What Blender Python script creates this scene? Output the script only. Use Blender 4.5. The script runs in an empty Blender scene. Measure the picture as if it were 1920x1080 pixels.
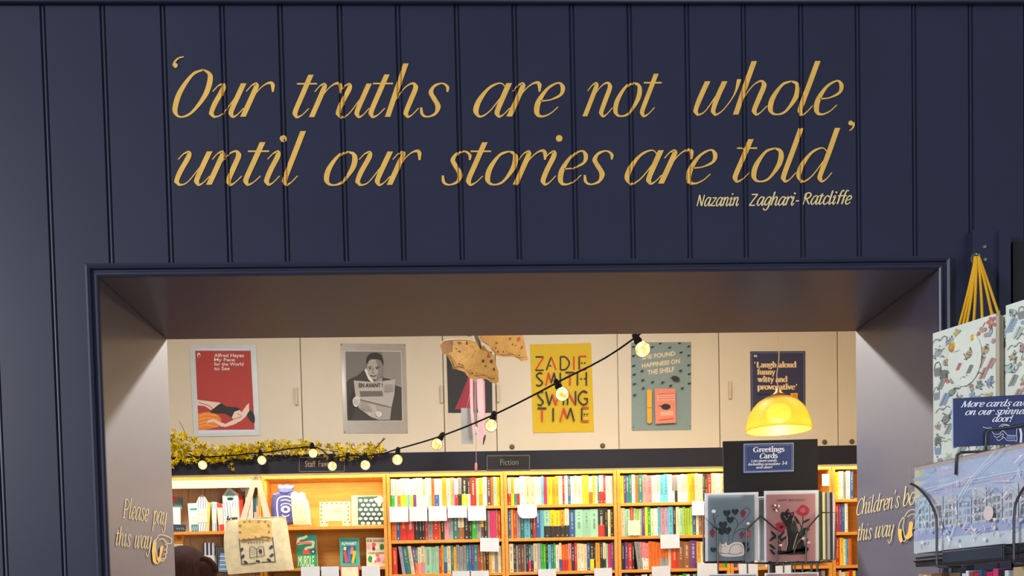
import bpy, math, random
from mathutils import Vector, Matrix

random.seed(11)
C = bpy.context.scene.collection
sc = bpy.context.scene

# ---------------------------------------------------------------- camera, sky, lights, exposure
F_PX, PPX, PPY = 1900.0, 960.0, 1237.0          # focal length and principal point for a 1920 x 1080 frame
EYE = Vector((0.0, 0.0, 1.5))


def cam_axes(yaw, pitch, roll):
    cy, sy, cp, sp = math.cos(yaw), math.sin(yaw), math.cos(pitch), math.sin(pitch)
    fwd = Vector((sy * cp, cy * cp, -sp))
    right = Vector((cy, -sy, 0))
    down = -(right.cross(fwd))
    c, s = math.cos(roll), math.sin(roll)
    return c * right + s * down, -s * right + c * down, fwd


AX_R, AX_D, AX_F = cam_axes(0.0378, 0.0403, 0.0224)
cam_data = bpy.data.cameras.new('camera')
cam = bpy.data.objects.new('camera', cam_data)
C.objects.link(cam)
up = -AX_D
cam.matrix_world = Matrix(((AX_R.x, up.x, -AX_F.x, EYE.x), (AX_R.y, up.y, -AX_F.y, EYE.y),
                           (AX_R.z, up.z, -AX_F.z, EYE.z), (0, 0, 0, 1)))
cam_data.sensor_fit = 'HORIZONTAL'
cam_data.sensor_width = 36.0
cam_data.lens = F_PX / 1920.0 * 36.0
cam_data.shift_y = (PPY - 540.0) / 1920.0
cam_data.clip_start = 0.05
sc.camera = cam

sc.view_settings.view_transform = 'Standard'
sc.view_settings.look = 'None'
sc.view_settings.gamma = 1.0
sc.view_settings.use_curve_mapping = False
sc.view_settings.exposure = 0.0
sc.cycles.use_denoising = True
sc.cycles.max_bounces = 7
sc.cycles.diffuse_bounces = 4
sc.cycles.glossy_bounces = 4
sc.cycles.transparent_max_bounces = 12
sc.cycles.sample_clamp_indirect = 6.0

world = bpy.data.worlds.new('world')
sc.world = world
world.use_nodes = True
wb = world.node_tree.nodes['Background']
wb.inputs['Color'].default_value = (0.82, 0.88, 1.0, 1)
wb.inputs['Strength'].default_value = 0.30


def area_light(name, loc, target, sx, sy, power, col, spread=180):
    l = bpy.data.lights.new(name, 'AREA')
    l.shape = 'RECTANGLE'
    l.size, l.size_y, l.energy, l.color = sx, sy, power, col
    l.spread = math.radians(spread)
    o = bpy.data.objects.new(name, l)
    o.location = loc
    o.rotation_euler = (Vector(target) - Vector(loc)).to_track_quat('-Z', 'Y').to_euler()
    C.objects.link(o)
    return o


def point_light(name, loc, power, col, r=0.03):
    l = bpy.data.lights.new(name, 'POINT')
    l.energy, l.color, l.shadow_soft_size = power, col, r
    o = bpy.data.objects.new(name, l)
    o.location = loc
    C.objects.link(o)
    return o


# daylight from the shop windows behind the camera, an added fill, and the ceiling lamps and shelf strips of the far room
area_light('front_daylight_and_fill', (-5.4, -2.6, 3.5), (-0.1, 2.0, 2.3), 1.8, 1.6, 350, (0.98, 0.97, 1.0))
area_light('front_daylight_and_fill', (1.2, -1.6, 1.3), (1.0, 2.0, 1.35), 1.2, 1.2, 31, (0.94, 0.97, 1.0))  # added fill, aimed to brighten the gift bags and wrap pack
area_light('ceiling_lamp', (-1.4, 4.6, 3.68), (-1.4, 5.2, 0), 0.6, 0.6, 58, (1.0, 0.97, 0.94))
area_light('ceiling_lamp', (0.8, 5.2, 3.68), (0.8, 5.7, 0), 0.6, 0.6, 44, (1.0, 0.93, 0.84))
area_light('ceiling_lamp', (2.2, 5.0, 3.68), (2.2, 5.6, 0), 0.6, 0.6, 26, (1.0, 0.70, 0.38))
sp = bpy.data.lights.new('doorway_spotlight', 'SPOT')
sp.energy, sp.color, sp.spot_size, sp.spot_blend, sp.shadow_soft_size = 1250, (1.0, 0.92, 0.84), math.radians(62), 0.5, 0.10
spo = bpy.data.objects.new('doorway_spotlight', sp)
spo.location = (0.12, 4.62, 3.66)
spo.rotation_euler = (Vector((0.12, 2.2, 1.6)) - Vector(spo.location)).to_track_quat('-Z', 'Y').to_euler()
C.objects.link(spo)
for _x0, _x1 in ((-2.3, -1.43), (-1.40, -0.58), (-0.54, 0.22), (0.25, 0.98), (1.02, 1.75), (1.80, 2.46), (2.5, 3.2)):
    area_light('shelf_strip_lamp', ((_x0 + _x1) / 2, 6.76, 2.585), ((_x0 + _x1) / 2, 6.93, 2.2), _x1 - _x0, 0.03, (13.5 if _x0 > -2 else 10.0) * (_x1 - _x0) / 0.77, (1.0, 0.84, 0.56))
area_light('shelf_strip_lamp', (-0.98, 6.925, 2.466), (-0.98, 7.02, 2.2), 0.76, 0.02, 3.0, (1.0, 0.82, 0.5))


# ---------------------------------------------------------------- measuring: a pixel of the photograph on a plane of the place
def ray(px, py):
    return AX_R * ((px - PPX) / F_PX) + AX_D * ((py - PPY) / F_PX) + AX_F


def at(px, py, Y):
    d = ray(px, py)
    return EYE + d * (Y / d.y)


def atx(px, py, X):
    d = ray(px, py)
    return EYE + d * (X / d.x)


def onp(px, py, P, n):
    d = ray(px, py)
    n = Vector(n)
    return EYE + d * ((Vector(P) - EYE).dot(n) / d.dot(n))


# ---------------------------------------------------------------- materials
def lin(c):
    out = []
    for v in c:
        v = v / 255.0
        out.append(v / 12.92 if v <= 0.04045 else ((v + 0.055) / 1.055) ** 2.4)
    return out


MATS = {}


def mat(name, rgb=None, rough=0.6, metal=0.0, noise=0.06, scale=18.0, bump=0.0, spec=0.5, coat=0.0, coat_rough=0.15, emit=None, stretch=None, trans=0.0):
    if name in MATS:
        return MATS[name]
    m = bpy.data.materials.new(name)
    m.use_nodes = True
    nt = m.node_tree
    b = nt.nodes['Principled BSDF']
    r, g, bl = lin(rgb)
    tc = nt.nodes.new('ShaderNodeTexCoord')
    mp = nt.nodes.new('ShaderNodeMapping')
    mp.inputs['Scale'].default_value = stretch or (1, 1, 1)
    nz = nt.nodes.new('ShaderNodeTexNoise')
    nz.inputs['Scale'].default_value = scale
    nz.inputs['Detail'].default_value = 4.0
    rp = nt.nodes.new('ShaderNodeValToRGB')
    k = 1.0 - noise
    rp.color_ramp.elements[0].color = (r * k, g * k, bl * k, 1)
    rp.color_ramp.elements[1].color = (min(1, r * (1 + noise)), min(1, g * (1 + noise)), min(1, bl * (1 + noise)), 1)
    rp.color_ramp.elements[0].position = 0.3
    rp.color_ramp.elements[1].position = 0.7
    nt.links.new(tc.outputs['Object'], mp.inputs['Vector'])
    nt.links.new(mp.outputs['Vector'], nz.inputs['Vector'])
    nt.links.new(nz.outputs['Fac'], rp.inputs['Fac'])
    nt.links.new(rp.outputs['Color'], b.inputs['Base Color'])
    b.inputs['Roughness'].default_value = rough
    b.inputs['Metallic'].default_value = metal
    b.inputs['Specular IOR Level'].default_value = spec
    b.inputs['Coat Weight'].default_value = coat
    b.inputs['Coat Roughness'].default_value = coat_rough
    if trans:
        b.inputs['Transmission Weight'].default_value = trans
    if bump:
        bp = nt.nodes.new('ShaderNodeBump')
        bp.inputs['Strength'].default_value = bump
        bp.inputs['Distance'].default_value = 0.002
        nt.links.new(nz.outputs['Fac'], bp.inputs['Height'])
        nt.links.new(bp.outputs['Normal'], b.inputs['Normal'])
    if emit:
        b.inputs['Emission Color'].default_value = (*lin(emit[0]), 1)
        b.inputs['Emission Strength'].default_value = emit[1]
    MATS[name] = m
    return m


def plain(rgb, rough=0.65):
    """flat printed ink of one colour"""
    return mat('ink_%02x%02x%02x' % tuple(rgb), rgb, rough, noise=0.03, scale=60)


def film_mat(name, rough=0.08, tint=(245, 248, 255), gloss=0.12, wrinkle=0.0):
    if name in MATS:
        return MATS[name]
    m = bpy.data.materials.new(name)
    m.use_nodes = True
    nt = m.node_tree
    nt.nodes.clear()
    out = nt.nodes.new('ShaderNodeOutputMaterial')
    mix = nt.nodes.new('ShaderNodeMixShader')
    tr = nt.nodes.new('ShaderNodeBsdfTransparent')
    gl = nt.nodes.new('ShaderNodeBsdfGlossy')
    fr = nt.nodes.new('ShaderNodeFresnel')
    ma = nt.nodes.new('ShaderNodeMath')
    ma.operation = 'ADD'
    ma.use_clamp = True
    ma.inputs[1].default_value = gloss
    fr.inputs['IOR'].default_value = 1.35
    tr.inputs['Color'].default_value = (*lin(tint), 1)
    gl.inputs['Roughness'].default_value = rough
    nt.links.new(fr.outputs[0], ma.inputs[0])
    nt.links.new(ma.outputs[0], mix.inputs[0])
    nt.links.new(tr.outputs[0], mix.inputs[1])
    nt.links.new(gl.outputs[0], mix.inputs[2])
    nt.links.new(mix.outputs[0], out.inputs[0])
    if wrinkle:
        nz = nt.nodes.new('ShaderNodeTexNoise')
        nz.inputs['Scale'].default_value = 26
        nz.inputs['Distortion'].default_value = 2.0
        bp = nt.nodes.new('ShaderNodeBump')
        bp.inputs['Strength'].default_value = wrinkle
        bp.inputs['Distance'].default_value = 0.01
        tc = nt.nodes.new('ShaderNodeTexCoord')
        nt.links.new(tc.outputs['Object'], nz.inputs['Vector'])
        nt.links.new(nz.outputs['Fac'], bp.inputs['Height'])
        nt.links.new(bp.outputs['Normal'], gl.inputs['Normal'])
    MATS[name] = m
    return m


def color_attr_mat(name, rough):
    m = bpy.data.materials.new(name)
    m.use_nodes = True
    nt = m.node_tree
    b = nt.nodes['Principled BSDF']
    a = nt.nodes.new('ShaderNodeVertexColor')
    a.layer_name = 'Col'
    nz = nt.nodes.new('ShaderNodeTexNoise')
    nz.inputs['Scale'].default_value = 70
    mx = nt.nodes.new('ShaderNodeMix')
    mx.data_type = 'RGBA'
    mx.blend_type = 'MULTIPLY'
    mx.inputs[0].default_value = 0.18
    nt.links.new(a.outputs['Color'], mx.inputs[6])
    nt.links.new(nz.outputs['Fac'], mx.inputs[7])
    nt.links.new(mx.outputs[2], b.inputs['Base Color'])
    b.inputs['Roughness'].default_value = rough
    MATS[name] = m
    return m


NAVY = mat('navy_gloss_paint', (39, 42, 64), 0.36, noise=0.05, scale=6, spec=0.42)
NAVY2 = mat('navy_eggshell_paint', (46, 50, 78), 0.28, noise=0.06, scale=160, bump=0.10, spec=0.7, coat=1.0, coat_rough=0.66)
FASCIA = mat('dark_slate_paint', (33, 35, 48), 0.6, noise=0.05, spec=0.25)
GOLD = mat('gold_sign_paint', (230, 184, 88), 0.45, metal=0.0, noise=0.08, scale=40)
GOLDPALE = mat('pale_gold_sign_paint', (232, 210, 150), 0.45, metal=0.0, noise=0.06, scale=40)
CREAM = mat('cream_cupboard_paint', (206, 197, 180), 0.5, noise=0.02, scale=4)
CREAMWALL = mat('cream_wall_paint', (222, 212, 194), 0.8, noise=0.03, scale=5)
WHITEWALL = mat('white_ceiling_paint', (226, 222, 214), 0.9, noise=0.02)
PINE = mat('honey_pine', (216, 148, 62), 0.45, noise=0.14, scale=9, stretch=(1, 1, 12))
PINEH = mat('honey_pine_shelf', (216, 148, 62), 0.45, noise=0.14, scale=9, stretch=(12, 1, 1))
PINEBACK = mat('pine_backing', (216, 162, 74), 0.6, noise=0.10, scale=6, stretch=(1, 1, 8))
PLANKBROWN = mat('old_brown_planks', (206, 180, 148), 0.7, noise=0.16, scale=8, stretch=(6, 1, 0.6))
FLOORM = mat('grey_oak_floor', (112, 104, 98), 0.5, noise=0.2, scale=5, stretch=(8, 1, 1))
BLACK = mat('black_metal_wire', (24, 24, 26), 0.35, noise=0.05, spec=0.5)
GREYWIRE = mat('dark_grey_wire', (62, 64, 68), 0.35, metal=0.3, noise=0.05)
PAPER = mat('white_paper', (206, 213, 229), 0.8, noise=0.02)
BOOK = color_attr_mat('printed_book_covers', 0.45)


# ---------------------------------------------------------------- mesh building
WORLD = {}


def base_of(o):
    return WORLD.get(o.name, Vector((0, 0, 0))) if o else Vector((0, 0, 0))


class MB:
    def __init__(self):
        self.v, self.f, self.m, self.c = [], [], [], []

    def add(self, vs, fs, m, col=None):
        n = len(self.v)
        self.v += [Vector(p) for p in vs]
        for k, f in enumerate(fs):
            self.f.append([i + n for i in f])
            self.m.append(m)
            self.c.append(col[k] if isinstance(col, list) else col)

    def box(self, lo, hi, m, R=None, o=None, col=None):
        x0, y0, z0 = lo
        x1, y1, z1 = hi
        vs = [Vector(p) for p in ((x0, y0, z0), (x1, y0, z0), (x1, y1, z0), (x0, y1, z0), (x0, y0, z1), (x1, y0, z1), (x1, y1, z1), (x0, y1, z1))]
        if R:
            vs = [R @ (p - Vector(o)) + Vector(o) for p in vs]
        self.add(vs, [(0, 3, 2, 1), (4, 5, 6, 7), (0, 1, 5, 4), (1, 2, 6, 5), (2, 3, 7, 6), (3, 0, 4, 7)], m, col)

    def obox(self, O, U, V, N, m):
        """box from a corner and three edge vectors"""
        O, U, V, N = map(Vector, (O, U, V, N))
        vs = [O, O + U, O + U + V, O + V, O + N, O + U + N, O + U + V + N, O + V + N]
        fs = [(0, 3, 2, 1), (4, 5, 6, 7), (0, 1, 5, 4), (1, 2, 6, 5), (2, 3, 7, 6), (3, 0, 4, 7)]
        if U.cross(V).dot(N) < 0:
            fs = [f[::-1] for f in fs]
        self.add(vs, fs, m)

    def prism(self, pts, depth, m, mside=None):
        """closed slab: a planar outline pushed along the vector depth"""
        pts = [Vector(p) for p in pts]
        d = Vector(depth)
        n = len(pts)
        vs = pts + [p + d for p in pts]
        self.add(vs, [list(range(n))], m)
        self.add(vs, [list(range(2 * n - 1, n - 1, -1))] + [(i, i + n, (i + 1) % n + n, (i + 1) % n) for i in range(n)], mside or m)

    def tube(self, path, r, m, n=8, closed=False, caps=True):
        path = [Vector(p) for p in path]
        N = len(path)
        rr = r if isinstance(r, (list, tuple)) else [r] * N
        vs, fs = [], []
        prev = None
        for i, p in enumerate(path):
            a = path[(i - 1) % N] if (i > 0 or closed) else p
            b = path[(i + 1) % N] if (i < N - 1 or closed) else p
            t = (b - a)
            t = t.normalized() if t.length > 1e-9 else Vector((0, 0, 1))
            if prev is None:
                e = t.cross(Vector((0, 0, 1)))
                if e.length < 1e-3:
                    e = t.cross(Vector((1, 0, 0)))
                e.normalize()
            else:
                e = prev - t * prev.dot(t)
                if e.length < 1e-6:
                    e = t.orthogonal()
                e.normalize()
            prev = e
            g = t.cross(e)
            for k in range(n):
                q = 2 * math.pi * k / n
                vs.append(p + (e * math.cos(q) + g * math.sin(q)) * rr[i])
        for i in range(N if closed else N - 1):
            j = (i + 1) % N
            for k in range(n):
                fs.append((i * n + k, i * n + (k + 1) % n, j * n + (k + 1) % n, j * n + k))
        if caps and not closed:
            fs.append(list(range(n - 1, -1, -1)))
            fs.append([(N - 1) * n + k for k in range(n)])
        self.add(vs, fs, m)

    def lathe(self, prof, c, m, n=24, axis=(0, 0, 1)):
        """prof: (radius, height along axis)"""
        c = Vector(c)
        q = Vector((0, 0, 1)).rotation_difference(Vector(axis))
        vs, fs = [], []
        for r, h in prof:
            for k in range(n):
                t = 2 * math.pi * k / n
                vs.append(c + q @ Vector((r * math.cos(t), r * math.sin(t), h)))
        for i in range(len(prof) - 1):
            for k in range(n):
                fs.append((i * n + k, i * n + (k + 1) % n, (i + 1) * n + (k + 1) % n, (i + 1) * n + k))
        self.add(vs, fs, m)

    def ball(self, c, r, m, nu=12, nv=8):
        rx, ry, rz = r if isinstance(r, (tuple, list)) else (r, r, r)
        c = Vector(c)
        vs, fs = [], []
        for i in range(nv + 1):
            t = math.pi * i / nv
            for k in range(nu):
                p = 2 * math.pi * k / nu
                vs.append(c + Vector((rx * math.sin(t) * math.cos(p), ry * math.sin(t) * math.sin(p), rz * math.cos(t))))
        for i in range(nv):
            for k in range(nu):
                fs.append((i * nu + k, (i + 1) * nu + k, (i + 1) * nu + (k + 1) % nu, i * nu + (k + 1) % nu))
        self.add(vs, fs, m)

    def build(self, name, parent=None, origin=None, smooth=False, bevel=0.0, merge=False):
        me = bpy.data.meshes.new(name)
        if parent is not None:
            off = base_of(parent)
        elif origin is not None:
            off = Vector(origin)
        else:
            lo = Vector((min(p.x for p in self.v), min(p.y for p in self.v), min(p.z for p in self.v)))
            hi = Vector((max(p.x for p in self.v), max(p.y for p in self.v), max(p.z for p in self.v)))
            off = Vector(((lo.x + hi.x) / 2, (lo.y + hi.y) / 2, lo.z))
        me.from_pydata([tuple(p - off) for p in self.v], [], self.f)
        mats = []
        for m in self.m:
            if m not in mats:
                mats.append(m)
        for m in mats:
            me.materials.append(m)
        idx = {m: i for i, m in enumerate(mats)}
        me.polygons.foreach_set('material_index', [idx[m] for m in self.m])
        if any(c is not None for c in self.c):
            ca = me.color_attributes.new('Col', 'FLOAT_COLOR', 'CORNER')
            for p, c in zip(me.polygons, self.c):
                for li in p.loop_indices:
                    ca.data[li].color = (*(c or (0.8, 0.8, 0.8)), 1)
        if smooth:
            me.polygons.foreach_set('use_smooth', [True] * len(me.polygons))
        me.update()
        o = bpy.data.objects.new(name, me)
        C.objects.link(o)
        if parent is not None:
            o.parent = parent
        else:
            o.location = off
        WORLD[o.name] = off.copy()
        if bevel:
            bm_ = o.modifiers.new('bevel', 'BEVEL')
            bm_.width = bevel
            bm_.segments = 2
            bm_.limit_method = 'ANGLE'
        return o


def tag(o, label, cat, group=None, kind=None):
    o['label'] = label
    o['category'] = cat
    if group:
        o['group'] = group
    if kind:
        o['kind'] = kind
    return o


def thing(name, label, cat, loc, group=None):
    o = bpy.data.objects.new(name, None)
    C.objects.link(o)
    o.location = loc
    o.empty_display_size = 0.05
    WORLD[o.name] = Vector(loc)
    return tag(o, label, cat, group)


def structure(o):
    o['kind'] = 'structure'
    return o


# ---------------------------------------------------------------- drawing flat art on a surface
def spline(pts, n=7):
    """Catmull-Rom through tuples of any length"""
    if len(pts) < 3:
        a, b = pts[0], pts[-1]
        return [tuple(a[k] + (b[k] - a[k]) * i / n for k in range(len(a))) for i in range(n + 1)]
    P = [tuple(2 * pts[0][k] - pts[1][k] for k in range(len(pts[0])))] + list(pts) + [tuple(2 * pts[-1][k] - pts[-2][k] for k in range(len(pts[0])))]
    out = []
    for i in range(1, len(P) - 2):
        for s in range(n):
            t = s / n
            out.append(tuple(0.5 * ((2 * P[i][k]) + (-P[i - 1][k] + P[i + 1][k]) * t + (2 * P[i - 1][k] - 5 * P[i][k] + 4 * P[i + 1][k] - P[i + 2][k]) * t * t
                                    + (-P[i - 1][k] + 3 * P[i][k] - 3 * P[i + 1][k] + P[i + 2][k]) * t ** 3) for k in range(len(P[i]))))
    out.append(tuple(pts[-1]))
    return out


class Art:
    """flat ink on a surface; place(x, y, h) turns drawing coordinates (y downwards) into a point h above the surface"""

    def __init__(self, mb, place, step=0.00035, h0=0.0003):
        self.mb, self.place, self.h, self.step = mb, place, h0, step

    def zoomed(self, ox, oy, s):
        a = Art(self.mb, lambda x, y, h: self.place(ox + x / s, oy + y / s, h), self.step, self.h)
        a.parent = self
        return a

    def poly(self, pts, m, smooth=0):
        if smooth:
            pts = spline(list(pts) + [pts[0]], smooth)[:-1]
        self.h += self.step
        self.mb.add([self.place(x, y, self.h) for x, y in pts], [list(range(len(pts)))], m)

    def rect(self, x0, y0, x1, y1, m):
        self.poly([(x0, y0), (x1, y0), (x1, y1), (x0, y1)], m)

    def oval(self, cx, cy, rx, ry, m, rot=0.0, n=14):
        c, s = math.cos(rot), math.sin(rot)
        self.poly([(cx + rx * math.cos(t) * c - ry * math.sin(t) * s, cy + rx * math.cos(t) * s + ry * math.sin(t) * c)
                   for t in [2 * math.pi * k / n for k in range(n)]], m)

    def line(self, pts, w, m, smooth=5, lift=True):
        if lift:
            self.h += self.step
        pts = spline(pts, smooth) if smooth and len(pts) > 2 else pts
        L = []
        for i, p in enumerate(pts):
            a, b = pts[max(0, i - 1)], pts[min(len(pts) - 1, i + 1)]
            dx, dy = b[0] - a[0], b[1] - a[1]
            d = math.hypot(dx, dy) or 1
            ww = (w[0] + (w[1] - w[0]) * i / (len(pts) - 1)) if isinstance(w, tuple) else w
            L.append((p[0] - dy / d * ww / 2, p[1] + dx / d * ww / 2, p[0] + dy / d * ww / 2, p[1] - dx / d * ww / 2))
        vs = []
        for a in L:
            vs += [self.place(a[0], a[1], self.h), self.place(a[2], a[3], self.h)]
        self.mb.add(vs, [(2 * i, 2 * i + 1, 2 * i + 3, 2 * i + 2) for i in range(len(L) - 1)], m)


FONT_CACHE = {}


def font_mesh(s, bold=0.0, shear=0.0):
    k = (s, bold, shear)
    if k not in FONT_CACHE:
        cu = bpy.data.curves.new('lettering', 'FONT')
        cu.body = s
        cu.size = 1.0
        cu.resolution_u = 3
        cu.offset = bold
        cu.shear = shear
        o = bpy.data.objects.new('lettering', cu)
        C.objects.link(o)
        bpy.context.view_layer.update()
        me = bpy.data.meshes.new_from_object(o.evaluated_get(bpy.context.evaluated_depsgraph_get()))
        FONT_CACHE[k] = ([(v.co.x, v.co.y) for v in me.vertices], [list(p.vertices) for p in me.polygons])
        bpy.data.objects.remove(o)
        bpy.data.curves.remove(cu)
        bpy.data.meshes.remove(me)
    return FONT_CACHE[k]


def sans(art, s, x0, x1, ytop, ybase, m, bold=0.0, shear=0.0, slope=0.0):
    """sans-serif words filling x0..x1, top of capitals at ytop, baseline at ybase"""
    vs, fs = font_mesh(s, bold, shear)
    cap = 0.70
    lo = min(v[0] for v in vs)
    hi = max(v[0] for v in vs)
    kx = (x1 - x0) / (hi - lo)
    ky = (ybase - ytop) / cap
    art.h += art.step
    art.mb.add([art.place(x0 + (x - lo) * kx, ybase - y * ky + slope * (x - lo) * kx, art.h) for x, y in vs], fs, m)


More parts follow.
